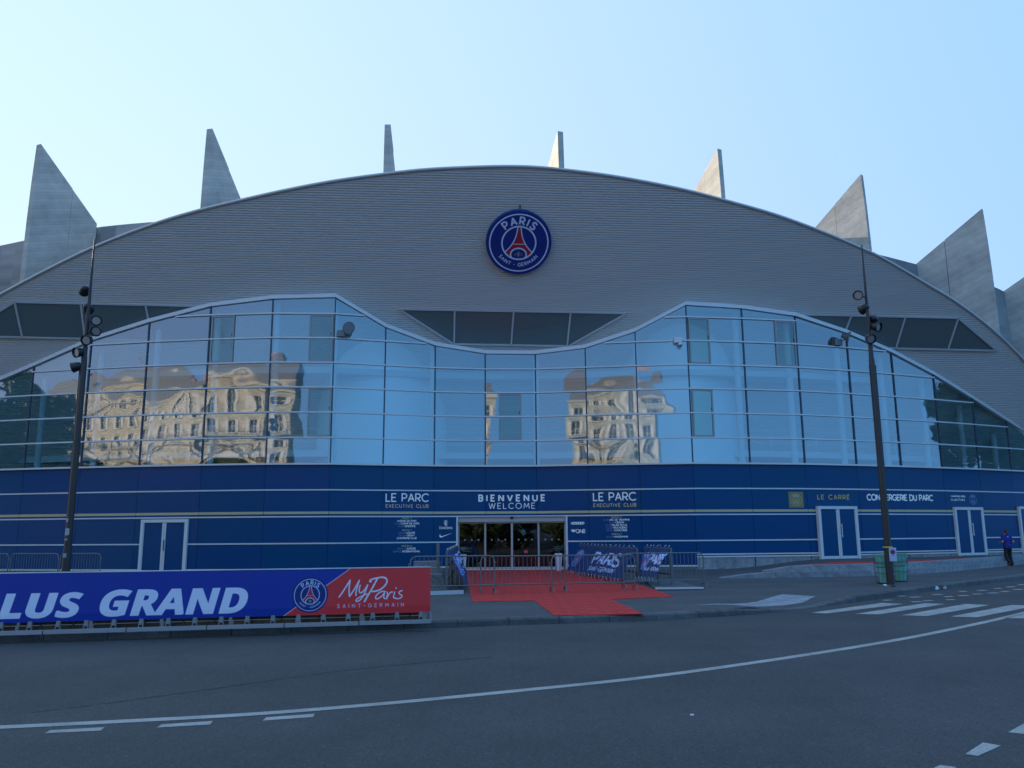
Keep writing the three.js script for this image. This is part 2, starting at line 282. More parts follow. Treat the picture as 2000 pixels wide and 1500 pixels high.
// ---------------------------------------------------------------- ground
const kerbPx = [[-700, 1268], [-300, 1261], [0, 1254], [300, 1246], [500, 1239], [840, 1227.5], [1000, 1221], [1250, 1213], [1400, 1205], [1500, 1197.5], [1565, 1191], [1650, 1179], [1730, 1168], [1820, 1154.5], [1910, 1142.5], [2000, 1131], [2090, 1121], [2170, 1114]];
const kerbLine = new THREE.CatmullRomCurve3(kerbPx.map(([x, y]) => atY(x, y, 0)), false, 'catmullrom', 0.4);
const kerbLen = kerbLine.getLength(), PAVE = 0.13;
const pxOf = (p) => { const v = p.clone().sub(EYE), z = v.dot(camF); return 1000 + FOC * v.dot(camR) / z; };
const kerbH = (p) => { const x = pxOf(p), s = (a, b) => THREE.MathUtils.smoothstep(x, a, b); return 0.13 - 0.105 * s(1470, 1540) + 0.125 * s(1600, 1680); };
const road = mesh('road', (() => { const g = new THREE.PlaneGeometry(700, 700, 1, 1).rotateX(-Math.PI / 2).translate(0, 0, 60); const uv = g.attributes.uv; for (let i = 0; i < uv.count; i++) uv.setXY(i, uv.getX(i) * 700, uv.getY(i) * 700); return g; })(), M.asphalt);
tag(road, 'dark asphalt road curving past the stadium entrance', 'road', null, 'structure');
const kerbPts = kerbLine.getSpacedPoints(220), kerbNrm = (i) => { const a = kerbPts[Math.max(0, i - 1)], b = kerbPts[Math.min(220, i + 1)], d = b.clone().sub(a).normalize(); return V(d.z, 0, -d.x); };
{ // pavement: slopes near the dropped kerb, then flat back to the building
  const q = [], uv = [], U = (p) => [p.x, p.z];
  const ring = kerbPts.map((p, i) => { const n = kerbNrm(i), h = kerbH(p) - 0.004, a = p.clone().addScaledVector(n, 0.2), b = p.clone().addScaledVector(n, 1.7), c = b.clone(); a.y = h; b.y = PAVE; c.y = PAVE; c.z = -75; c.x = b.x + 6; return [a, b, c]; });
  for (let i = 0; i < 220; i++) for (let k = 0; k < 2; k++) { const r = [ring[i][k], ring[i + 1][k], ring[i + 1][k + 1], ring[i][k + 1]]; q.push(r); uv.push(r.map(U)); }
  tag(mesh('pavement', quads(q, uv), M.pave), 'grey asphalt pavement between the kerb and the blue facade', 'pavement', null, 'structure');
}
{ // kerb stones
  const kerb = thing('kerb', 'grey granite kerb stones along the edge of the road', 'kerb'); kerb.userData.kind = 'structure';
  const L = 1.0, n = Math.floor(kerbLen / L);
  for (let i = 0; i < n; i++) {
    const a = kerbLine.getPointAt(i * L / kerbLen), b = kerbLine.getPointAt(Math.min(1, (i + 1) * L / kerbLen)), d = b.clone().sub(a).normalize(), nn = V(d.z, 0, -d.x);
    a.addScaledVector(d, 0.006); b.addScaledVector(d, -0.006);
    const ha = kerbH(a) + rr(-0.004, 0.004), hb = kerbH(b) + rr(-0.004, 0.004), w = 0.28, c = Math.min(0.035, ha * 0.5), P = (p, o, y) => { const r = p.clone().addScaledVector(nn, o); r.y = y; return r; };
    const A = [P(a, 0, -0.05), P(a, 0.012, ha - c), P(a, c + 0.01, ha), P(a, w, ha), P(a, w, -0.05)], B = [P(b, 0, -0.05), P(b, 0.012, hb - c), P(b, c + 0.01, hb), P(b, w, hb), P(b, w, -0.05)];
    const q = []; for (let k = 0; k < 4; k++) q.push([A[k], B[k], B[k + 1], A[k + 1]]); q.push([A[0], A[1], A[3], A[4]], [B[0], B[1], B[3], B[4]]);
    mesh('kerb_stone', quads(q, q.map((r) => r.map((v) => [v.x + v.y, v.z + v.y]))), M.kerb[Math.floor(rnd() * 3)], kerb);
  }
}
const flat = (name, px, y, m, parent) => { const p = px.map(([x, z]) => { const q = atY(x, z, y); return q; }); const sh = new THREE.Shape(p.map((q) => new THREE.Vector2(q.x, -q.z))); const g = new THREE.ShapeGeometry(sh).rotateX(-Math.PI / 2).translate(0, y, 0); return mesh(name, g, m, parent); };
{ // paint on the road
  const c = new THREE.CatmullRomCurve3([[-500, 1434], [-200, 1428], [0, 1420], [250, 1408], [500, 1394], [750, 1374], [1000, 1350], [1250, 1324], [1500, 1290], [1750, 1250], [1900, 1220], [2000, 1197], [2120, 1165]].map(([x, y]) => atY(x, y, 0.004)));
  const q = [], uv = [], pts = c.getSpacedPoints(160), e = (i, o) => { const d = pts[Math.min(160, i + 1)].clone().sub(pts[Math.max(0, i - 1)]).normalize(); const p = pts[i].clone().add(V(d.z, 0, -d.x).multiplyScalar(o)); p.y = 0.004; return p; };
  for (let i = 0; i < 160; i++) { const r = [e(i, -0.075), e(i + 1, -0.075), e(i + 1, 0.075), e(i, 0.075)]; q.push(r); uv.push(r.map((v) => [v.x, v.z])); }
  mesh('solid_line', quads(q, uv), M.paint, road);
  { const tar = mat([0.062, 0.062, 0.064], 0.85, { map: rep(asphaltMap, 0.5) }), sc = new THREE.CatmullRomCurve3([[60, 1391], [230, 1370], [420, 1344], [640, 1313], [790, 1297], [960, 1283]].map(([x, y]) => atY(x, y, 0.004))), sp = sc.getSpacedPoints(60), l = []; for (let i = 0; i < 60; i++) { const w = (k) => 0.02 + 0.018 * Math.sin(k * 1.7) + 0.012 * Math.sin(k * 4.1), e2 = (k, o) => V(sp[k].x, 0.003, sp[k].z + o * w(k)); l.push([e2(i, 1), e2(i + 1, 1), e2(i + 1, -1), e2(i, -1)]); } mesh('tar_seam', quads(l, l.map((r) => r.map((v) => [v.x, v.z]))), tar, road); }
  for (const d of [[[87, 1432], [98, 1426], [205, 1420], [196, 1427]], [[306, 1421], [316, 1414.5], [416.5, 1408], [410, 1415]], [[513, 1407.5], [520, 1401], [615, 1394], [611, 1400.5]], [[-130, 1442], [-115, 1435], [-5, 1430], [-14, 1437]],
    [[1885, 1472.5], [1920, 1450], [1955, 1456], [1910, 1476.5]], [[1969, 1430], [2003, 1411], [2040, 1416], [2004, 1434]], [[1815, 1504], [1836, 1494], [1868, 1498], [1846, 1512]]]) flat('lane_dash', d, 0.004, M.paint, road);
  for (const d of [[[1585, 1196.5], [1615, 1198], [1764, 1179.5], [1722, 1177.5]], [[1670, 1199], [1716, 1200], [1846, 1179.5], [1806, 1178]], [[1760, 1201.5], [1811, 1203], [1933, 1181.5], [1886, 1179.5]], [[1857, 1204], [1908, 1205.5], [2022, 1183.5], [1976, 1181.5]], [[1958, 1207], [2010, 1208], [2110, 1186], [2064, 1184]], [[2060, 1210], [2115, 1211], [2200, 1189], [2155, 1187]]]) flat('crosswalk_stripe', d, 0.004, M.paint, road);
  for (const [x, y, w] of [[1750, 1164, 22], [1772, 1166, 30], [1722, 1172, 24], [1800, 1173, 26], [1818, 1161, 26], [1841, 1165, 24], [1868, 1163, 28], [1870, 1155, 22], [1896, 1160, 26], [1905, 1153, 26], [1925, 1158, 30], [1938, 1149, 22], [1952, 1155, 22], [1962, 1146, 24], [1975, 1151, 28], [1985, 1142, 20], [1996, 1147, 24], [2012, 1143, 24], [1845, 1171, 24], [1776, 1175, 30]]) flat('worn_marking', [[x, y], [x + w * 0.3, y + 1.1], [x + w, y + 0.2], [x + w * 0.62, y - 0.9]], 0.004, M.paint, road);
}
{ // pale strip lying on the sloping pavement behind the dropped kerb
  const idx = []; kerbPts.forEach((p, i) => { const x = pxOf(p); if (x > 1432 && x < 1662) idx.push(i); });
  const S = (i, d) => { const p = kerbPts[i].clone().addScaledVector(kerbNrm(i), d); p.y = lerp(kerbH(kerbPts[i]) - 0.004, PAVE, Math.min(1, (d - 0.2) / 1.5)) + 0.006; return p; };
  const ramp = (u, l) => { const k = Math.min(l.length - 2, Math.floor(u * (l.length - 1))); return lerp(l[k], l[k + 1], u * (l.length - 1) - k); }, q = [], uv = [];
  for (let k = 0; k < idx.length - 1; k++) for (let j = 0; j < 4; j++) { const c = (m, t) => { const u = m / (idx.length - 1), d0 = ramp(u, [1.22, 0.75, 0.55, 0.55, 0.8]), d1 = ramp(u, [1.24, 1.18, 1.2, 1.45, 1.68]); return S(idx[m], lerp(d0, d1, t)); }; const r = [c(k, j / 4), c(k + 1, j / 4), c(k + 1, (j + 1) / 4), c(k, (j + 1) / 4)]; q.push(r); uv.push(r.map((v) => [v.x, v.z])); }
  tag(mesh('pale_paving_strip', quads(q, uv), mat([0.40, 0.42, 0.44], 0.85, { map: rep(graniteMap, 1) })), 'pale curved paving strip beside the dropped kerb', 'paving', null, 'structure');
}
{ // red carpet, a real sheet 1 cm thick
  const p = [[902, 1110], [907, 1116], [923, 1175], [1044, 1173], [1083, 1202], [1257, 1198.6], [1193, 1170], [1317, 1165], [1208, 1128], [1120, 1115], [1112, 1110]].map(([x, y]) => atY(x, y, PAVE + 0.012));
  const g = new THREE.ExtrudeGeometry(new THREE.Shape(p.map((q) => new THREE.Vector2(q.x, -q.z))), { depth: 0.01, bevelEnabled: false }).rotateX(-Math.PI / 2).translate(0, PAVE + 0.002, 0);
  tag(mesh('red_carpet', g, M.carpet), 'red carpet laid from the sliding doors across the pavement', 'carpet');
}
// ---------------------------------------------------------------- stadium behind
{
  const st = thing('stadium', 'concrete stadium bowl with tall pointed fins rising behind the entrance hall', 'stadium');
  // tip px (face side), width px of the narrow edge to the outside, tip height, turn in degrees, inner px
  const F = [
    { tip: [80, 281], out: -10, H: 32, th: 22.5, inn: [190, 437], bend: [139, 367] }, { tip: [415, 251], out: -11, H: 32, th: 11, inn: [472, 390] }, { tip: [763, 243], out: -11, H: 32, th: 0, inn: [773, 335] },
    { tip: [1089, 256], out: 11, H: 32, th: -17.5, inn: [1068, 330] }, { tip: [1401, 290], out: 10, H: 32, th: -28.5, inn: [1355, 372] }, { tip: [1681, 340], out: 9, H: 31.6, th: -43, inn: [1590, 446] }, { tip: [1918, 407], out: 8.5, H: 30.5, th: -52, inn: [1787, 517] },
    { tip: [2090, 478], out: 7.5, H: 29.5, th: -58, inn: [1958, 570] }, { tip: [-255, 330], out: -10, H: 32, th: 34, inn: [-110, 500] },
  ];
  const inner = [];
  for (const f of F) {
    const tip = atY(f.tip[0], f.tip[1], f.H), th = f.th * Math.PI / 180, dir = V(Math.sin(th), 0, -Math.cos(th)), nrm = V(Math.cos(th), 0, Math.sin(th)); // nrm points to the right of dir
    const inn = atPlane(f.inn[0], f.inn[1], tip, nrm), out = dir.clone().negate();
    const T = Math.abs(f.out) * tip.distanceTo(EYE) / FOC, ext = inn.clone().addScaledVector(inn.clone().sub(tip).normalize(), 0);
    const steep = tip.clone().lerp(inn, 0.55); // joint between outer blade and inner panel
    // profile in (r outwards from tip, y)
    const L = Math.hypot(inn.x - tip.x, inn.z - tip.z), yi = inn.y, edge = [];
    for (let k = 0; k <= 10; k++) { const y = lerp(f.H, 0, k / 10), d = f.H - y; edge.push([0.3 * (1 - Math.exp(-d / 6)), y]); }
    const P = (r, y, o) => { const p = tip.clone().addScaledVector(out, r); p.y = y; return p.addScaledVector(nrm, o); };
    const s = f.out < 0 ? -T : T; // slab lies on the outer side of the visible face
    const build = (prof, o0, o1) => { // closed profile polygon
      const p2 = prof.map(([r, y]) => new THREE.Vector2(r, y)), g = new THREE.ExtrudeGeometry(new THREE.Shape(p2), { depth: 1, bevelEnabled: false }), a = g.attributes.position, uv = g.attributes.uv;
      for (let i = 0; i < a.count; i++) { const r = a.getX(i), y = a.getY(i), w = P(r, y, lerp(o0, o1, a.getZ(i))); a.setXYZ(i, w.x, w.y, w.z); const c = 0.93, sn = f.out < 0 ? -0.36 : 0.36; uv.setXY(i, r * c + y * sn + f.th, -r * sn + y * c); }
      g.computeVertexNormals(); return g;
    };
    const fin = group('fin', st), rj = -L * 0.55, yj = lerp(f.H, yi, 0.55);
    mesh('blade', build([...edge, [rj, 0], [rj, yj]], 0, s), M.concrete, fin);
    mesh('inner_panel', build([[rj - 0.05, 0], [rj - 0.05, yj - 0.04], [-L, yi], [-L, 0]], s * 0.08, s * 0.92), M.concrete, fin);
    const yr = Math.min(27.2, yi), Lr = L * (f.H - yr) / (f.H - yi); inner.push({ p: tip.clone().addScaledVector(dir, Lr).setY(yr) });
  }
  // smooth ring wall running between the fins
  const order = [8, 0, 1, 2, 3, 4, 5, 6, 7].map((i) => inner[i].p.clone());
  const pts = [V(order[0].x - 75, 27.6, order[0].z - 36), V(order[0].x - 38, 27.6, order[0].z - 11), V(order[0].x - 15, 27.6, order[0].z - 4), ...order, V(order[8].x + 9, order[8].y, order[8].z - 12), V(order[8].x + 18, order[8].y, order[8].z - 30)].map((p) => { p.y = Math.min(p.y, 27.2); return p; });  // unseen left end drawn longer and straighter to shade the foreground
  const c = new THREE.CatmullRomCurve3(pts), q = [], uv = [], P2 = c.getSpacedPoints(160);
  const fwd = (i) => { const d = P2[Math.min(160, i + 1)].clone().sub(P2[Math.max(0, i - 1)]); return V(-d.z, 0, d.x).normalize(); };
  for (let i = 0; i < 160; i++) {
    const a = P2[i], b = P2[i + 1], na = fwd(i), nb = fwd(i + 1), A = (p, n, o, y) => { const r = p.clone().addScaledVector(n, o); r.y = y; return r; };
    const r1 = [A(a, na, 0.9, 0), A(b, nb, 0.9, 0), A(b, nb, 0.15, b.y), A(a, na, 0.15, a.y)], r2 = [A(a, na, 0.15, a.y), A(b, nb, 0.15, b.y), A(b, nb, -14, b.y + 0.2), A(a, na, -14, a.y + 0.2)];
    q.push(r1, r2); uv.push(r1.map((v) => [i * 0.8, v.y]), r2.map((v) => [v.x, v.z]));
  }
  mesh('ring_wall', quads(q, uv), M.smoothConcrete, st);
}

// ---------------------------------------------------------------- entrance hall
const hall = thing('entrance_hall', 'entrance hall with grey arched cladding, wavy glass front and blue panelled base', 'building');
{ // leaning corrugated wall
  const archPx = [[-330, 800], [-220, 712], [-110, 639], [0, 576], [100, 523], [185.5, 482], [308, 435], [392, 410], [472, 390.7], [560, 371], [650, 354], [735, 342], [821, 332], [910, 327], [1000, 325], [1052, 327], [1105, 332], [1190, 343], [1270, 357], [1350, 374], [1422, 393], [1510, 418], [1590, 446.7], [1655, 473], [1713, 499], [1770, 531], [1815, 558], [1860, 585], [1915, 625], [1961, 665], [2000, 705], [2050, 760], [2100, 822], [2150, 890]];
  const arch = archPx.map(([x, y]) => wallPx(x, y)); let top = 0; arch.forEach((a, i) => { if (a[1] > arch[top][1]) top = i; });
  const side = (list, t) => { for (let i = 0; i < list.length - 1; i++) { const [a, b] = [list[i], list[i + 1]]; if ((a[1] - t) * (b[1] - t) <= 0 && a[1] !== b[1]) return lerp(a[0], b[0], (t - a[1]) / (b[1] - a[1])); } return list[0][0]; };
  const left = arch.slice(0, top + 1), right = arch.slice(top).reverse(), t0 = tOfY(0, 4.6), tMax = arch[top][1];
  const q = [], PITCH_R = 0.108, prof = [[0, 0], [0.42, 0], [0.5, 0.048], [0.92, 0.048], [1, 0]];
  for (let t = t0; t < tMax - 0.002; t += PITCH_R) for (let k = 0; k < 4; k++) {
    const ta = Math.min(tMax - 0.001, t + prof[k][0] * PITCH_R), tb = Math.min(tMax - 0.001, t + prof[k + 1][0] * PITCH_R); if (tb - ta < 1e-5) continue;
    const ea = Math.max(ta, left[0][1]), eb = Math.max(tb, left[0][1]), fa = Math.max(ta, right[0][1]), fb = Math.max(tb, right[0][1]);
    q.push([wall(side(left, ea), ta, prof[k][1]), wall(side(right, fa), ta, prof[k][1]), wall(side(right, fb), tb, prof[k + 1][1]), wall(side(left, eb), tb, prof[k + 1][1])]);
  }
  mesh('corrugated_cladding', quads(q), M.cladding, hall);
  const edge = arch.map(([s, t]) => wall(s, t, 0.02));
  mesh('arch_cap', new THREE.TubeGeometry(new THREE.CatmullRomCurve3(edge), 260, 0.075, 10), M.cap, hall);
  const roof = [], back = edge.map((p) => V(p.x, p.y + 0.3, p.z - 26));
  for (let i = 0; i < edge.length - 1; i++) roof.push([edge[i], edge[i + 1], back[i + 1], back[i]]);
  mesh('roof', quads(roof), M.cap, hall);
  // ribbon windows in the cladding
  const bars = (list, w, parent) => { for (const [a, b] of list) { const A = wallPx(...a), B = wallPx(...b); mesh('frame', bar(wall(A[0], A[1], 0.115), wall(B[0], B[1], 0.115), w, 0.07, wN), M.silver, parent); } };
  const win = (cells, frames) => { const w = group('ribbon_window', hall); for (const c of cells) { const p = c.map(([x, y]) => { const a = wallPx(x, y); return wall(a[0], a[1], 0.105); }); mesh('pane', prism(p, wN.clone().multiplyScalar(-0.09)), M.darkGlass, w); } bars(frames, 0.075, w); };
  win([[[780, 602], [888, 604], [887, 670], [884, 670]], [[888, 604], [1003, 606], [998, 672], [887, 670]], [[1003, 606], [1114, 608], [1107, 674], [998, 672]], [[1114, 608], [1223, 610], [1112, 674], [1107, 674]]],
    [[[780, 602], [1223, 610]], [[884, 670], [1111, 674]], [[780, 602], [886, 670]], [[1223, 610], [1110, 674]], [[888, 604], [887, 670]], [[1003, 606], [998, 672]], [[1114, 608], [1107, 674]]]);
  win([[[-75, 652], [31, 588], [46, 657], [-75, 655]], [[31, 588], [160, 591], [168, 661], [46, 657]], [[160, 591], [286, 594], [300, 664], [168, 661]], [[286, 594], [425, 597], [440, 666], [300, 664]]],
    [[[31, 588], [425, 597]], [[-75, 654], [440, 666]], [[31, 588], [-75, 653]], [[31, 588], [46, 657]], [[160, 591], [168, 661]], [[286, 594], [300, 664]]]);
  win([[[1553, 612], [1661, 615], [1636, 677], [1530, 674]], [[1661, 615], [1766, 617.5], [1747, 680], [1636, 677]], [[1766, 617.5], [1869, 619.5], [1849, 681], [1747, 680]], [[1869, 619.5], [1943, 683], [1849, 681]]],
    [[[1553, 612], [1869, 619.5]], [[1530, 674], [1944, 683]], [[1661, 615], [1636, 677]], [[1766, 617.5], [1747, 680]], [[1869, 619.5], [1849, 681]], [[1869, 619.5], [1944, 683]]]);
}
// glass front: panes, mullions, transoms, opening vents
{
  const gf = group('glass_front', hall);
  const vents = []; // s0, s1, row
  const addVent = (b, u0, u1, rows) => vents.push({ b, s0: lerp(sCum[b], sCum[b + 1], u0), s1: lerp(sCum[b], sCum[b + 1], u1), r0: rows[0], r1: rows[1] });
  const B = (x) => { const i = sillPx.findIndex((p) => p[0] === x); return i; };
  addVent(B(394), 0.03, 0.40, [4, 5]); addVent(B(519), 0.60, 0.98, [4, 5]); addVent(B(519), 0.62, 0.99, [1, 2]); addVent(B(948), 0.27, 0.71, [1, 2]); addVent(B(1353), 0.03, 0.40, [4, 5]); addVent(B(1353), 0.03, 0.40, [1, 2]); addVent(B(1465), 0.60, 0.98, [4, 5]);
  const yRow = (r) => HA + 0.03 + r * ROW;
  const topAt = (i, s) => lerp(tops[i], tops[i + 1], (s - sCum[i]) / (sCum[i + 1] - sCum[i]));
  const clipCell = (i, s0, s1, y0, y1) => { // polygon of a cell below the sloping head
    const a = topAt(i, s0), b = topAt(i, s1); if (a <= y0 && b <= y0) return null;
    const poly = [[s0, y0], [s1, y0], [s1, y1], [s0, y1]], out = [], f = ([s, y]) => lerp(a, b, (s - s0) / (s1 - s0)) - y;
    for (let k = 0; k < 4; k++) { const p = poly[k], q = poly[(k + 1) % 4], fp = f(p), fq = f(q); if (fp >= 0) out.push(p); if (fp * fq < 0) { const t = fp / (fp - fq); out.push([lerp(p[0], q[0], t), lerp(p[1], q[1], t)]); } }
    return out.length > 2 ? out : null;
  };
  const bayPoint = (i, s, y, o) => { const p = plan[i].clone().lerp(plan[i + 1], (s - sCum[i]) / (sCum[i + 1] - sCum[i])); p.y = y; return p.addScaledVector(bayN[i], o); };
  for (let i = 0; i < NB; i++) {
    for (let r = 0; r < 8; r++) {
      const cells = []; let s = sCum[i]; const vs = vents.filter((v) => v.b === i && r >= v.r0 && r <= v.r1).sort((a, b) => a.s0 - b.s0);
      for (const v of vs) { if (v.s0 - s > 0.12) cells.push([s, v.s0]); s = v.s1; } if (sCum[i + 1] - s > 0.12) cells.push([s, sCum[i + 1]]);
      for (const [s0, s1] of cells) {
        const c = clipCell(i, s0 + 0.005, s1 - 0.005, yRow(r), yRow(r + 1)); if (!c) continue;
        // each pane sits at its own slight tilt, as real double glazing does
        const ta = rr(-0.0045, 0.0045), tb = rr(-0.0045, 0.0045), sm = (s0 + s1) / 2, ym = yRow(r + 0.5), g = new THREE.BufferGeometry(), p = [], uv = [];
        const off = rr(0, 10), pt = ([s, y]) => bayPoint(i, s, y, (s - sm) * ta + (y - ym) * tb);
        for (let k = 1; k < c.length - 1; k++) for (const m of [c[0], c[k], c[k + 1]]) { const w = pt(m); p.push(w.x, w.y, w.z); uv.push(m[0] - s0 + off, m[1] + off); }
        g.setAttribute('position', new THREE.Float32BufferAttribute(p, 3)); g.setAttribute('uv', new THREE.Float32BufferAttribute(uv, 2)); g.computeVertexNormals();
        mesh('pane', g, panes[Math.floor(rnd() * 4)], gf);
      }
    }
    const h = tops[i]; mesh('mullion', bar(facP(sCum[i], HA, 0.015).setY(HA), facP(sCum[i], HA, 0.015).setY(h), 0.055, 0.075, vertN[i]), M.mullion, gf);
  }
  for (let r = 1; r < 7; r++) { // transoms, only below the head line and clear of the vents
    for (let i = 0; i < NB; i++) {
      const y = yRow(r), a = tops[i] - 0.06, b = tops[i + 1] - 0.06; if (a < y && b < y) continue;
      let s0 = sCum[i], s1 = sCum[i + 1]; if (a < y) s0 = lerp(s0, s1, (y - a) / (b - a)); else if (b < y) s1 = lerp(s0, s1, (y - a) / (b - a));
      if (s1 - s0 < 0.9 && (a < y || b < y)) continue;
      mesh('transom', sweep(s0, s1, y - 0.03, y + 0.03, 0.01, 0.09), M.silver, gf);
    }
  }
  for (const v of vents) {
    const w = group('opening_window', gf), y0 = yRow(v.r0) + 0.04, y1 = yRow(v.r1 + 1) - 0.04, ym = (y0 + y1) / 2, fw = 0.07;
    mesh('frame', [slab(v.s0, v.s0 + fw, y0, y1, -0.03, 0.07), slab(v.s1 - fw, v.s1, y0, y1, -0.03, 0.07), slab(v.s0 + fw, v.s1 - fw, y1 - fw, y1, -0.03, 0.066), slab(v.s0 + fw, v.s1 - fw, y0, y0 + fw, -0.03, 0.066)], M.ventFrame, w);
    for (const [a, b] of [[y0 + fw, ym - 0.03], [ym + 0.03, y1 - fw]]) { const i = v.b; mesh('pane', quads([[bayPoint(i, v.s0 + fw, a, 0.03), bayPoint(i, v.s1 - fw, a, 0.03), bayPoint(i, v.s1 - fw, b, 0.03), bayPoint(i, v.s0 + fw, b, 0.03)]]), ventGlass, w); }
    mesh('handle', slab(v.s1 - fw - 0.03, v.s1 - fw - 0.005, ym + 0.12, ym + 0.24, 0.032, 0.07), M.dark, w);
  }
  // metal head following the top of the glass, and the roof strip behind it
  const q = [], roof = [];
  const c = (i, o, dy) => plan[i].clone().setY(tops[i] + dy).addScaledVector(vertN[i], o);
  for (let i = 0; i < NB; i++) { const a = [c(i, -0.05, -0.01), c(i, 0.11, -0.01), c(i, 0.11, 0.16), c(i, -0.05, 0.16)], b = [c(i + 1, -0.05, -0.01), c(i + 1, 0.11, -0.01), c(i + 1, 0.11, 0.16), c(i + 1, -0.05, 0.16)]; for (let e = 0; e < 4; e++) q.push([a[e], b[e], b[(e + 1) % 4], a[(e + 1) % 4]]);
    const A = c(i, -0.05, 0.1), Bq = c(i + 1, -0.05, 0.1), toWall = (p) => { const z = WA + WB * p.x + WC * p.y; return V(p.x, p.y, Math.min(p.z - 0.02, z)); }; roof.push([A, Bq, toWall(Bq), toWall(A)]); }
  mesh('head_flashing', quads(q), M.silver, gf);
  mesh('roof_strip', quads(roof), M.silver, gf);
  mesh('sill', sweep(0, sCum[NB], HA - 0.045, HA + 0.03, -0.02, 0.11), M.silver, gf);
}
{ // inside the hall, seen through the glass
  const inn = group('interior', hall), sEnd = sCum[NB];
  const floorPts = (y, o0, depth, th) => { const q = []; for (let i = 0; i < NB; i++) { const a = plan[i].clone().addScaledVector(vertN[i], o0), b = plan[i + 1].clone().addScaledVector(vertN[i + 1], o0), A = a.clone().setZ(a.z - depth), Bq = b.clone().setZ(b.z - depth); const Y = (p, yy) => p.clone().setY(yy); q.push([Y(a, y), Y(b, y), Y(Bq, y), Y(A, y)], [Y(a, y - th), Y(b, y - th), Y(Bq, y - th), Y(A, y - th)], [Y(a, y), Y(b, y), Y(b, y - th), Y(a, y - th)]); } return quads(q); };
  mesh('floor', floorPts(HA - 0.06, -0.12, 9, 0.25), M.interiorGrey, inn);
  mesh('gallery_floor', floorPts(HA + 0.85, -2.6, 4.5, 0.3), M.interiorWhite, inn);
  mesh('upper_floor', floorPts(HA + 4.55, -1.4, 2.6, 0.28), M.interiorWhite, inn);
  for (let i = 1; i < NB; i++) if (i < 8 || i > 15 || i % 2 === 0) { const p = plan[i].clone().addScaledVector(vertN[i], -0.75); p.x -= 0.12 * Math.sign(p.x) * 0; mesh('column', rod(V(p.x, HA - 0.06, p.z), V(p.x, tops[i] + 0.1, p.z), 0.14, 0.14, 16), M.interiorWhite, inn); }
  for (const [x, z, r] of [[-6.5, -41.3, 3.2], [8.0, -41.9, 3.3]]) mesh('drum', new THREE.CylinderGeometry(r, r, 8, 48).translate(x, HA + 3.9, z), M.drum, inn);
  { const g = []; for (let i = 0; i < NB; i++) { const a = plan[i].clone().addScaledVector(vertN[i], -2.65).setY(HA + 0.85), b = plan[i + 1].clone().addScaledVector(vertN[i + 1], -2.65).setY(HA + 0.85); for (const h of [0.4, 0.7, 1.0]) g.push(bar(a.clone().setY(a.y + h), b.clone().setY(b.y + h), 0.03, 0.03)); g.push(bar(a, a.clone().setY(a.y + 1), 0.04, 0.04)); } mesh('gallery_railing', g, M.silver, inn); }
  { const w = (p) => V(p.x + WB * 0, 0, WA + WB * p.x), q = []; for (const [i, s] of [[0, -1], [NB, 1]]) { const p = plan[i], zt = WA + WB * p.x + WC * tops[i], zb = WA + WB * p.x + WC * HA; q.push([V(p.x, 0, p.z), V(p.x, 0, zb - 3), V(p.x, tops[i] + 0.2, zt - 0.5), V(p.x, tops[i] + 0.2, p.z)]); } mesh('end_wall', quads(q), M.interiorGrey, inn); }
  mesh('back_wall', quads([[V(-34, 0, -45.5), V(36, 0, -50.5), V(36, 6.5, -50.5), V(-34, 6.5, -45.5)]]), M.interiorGrey, inn);
}
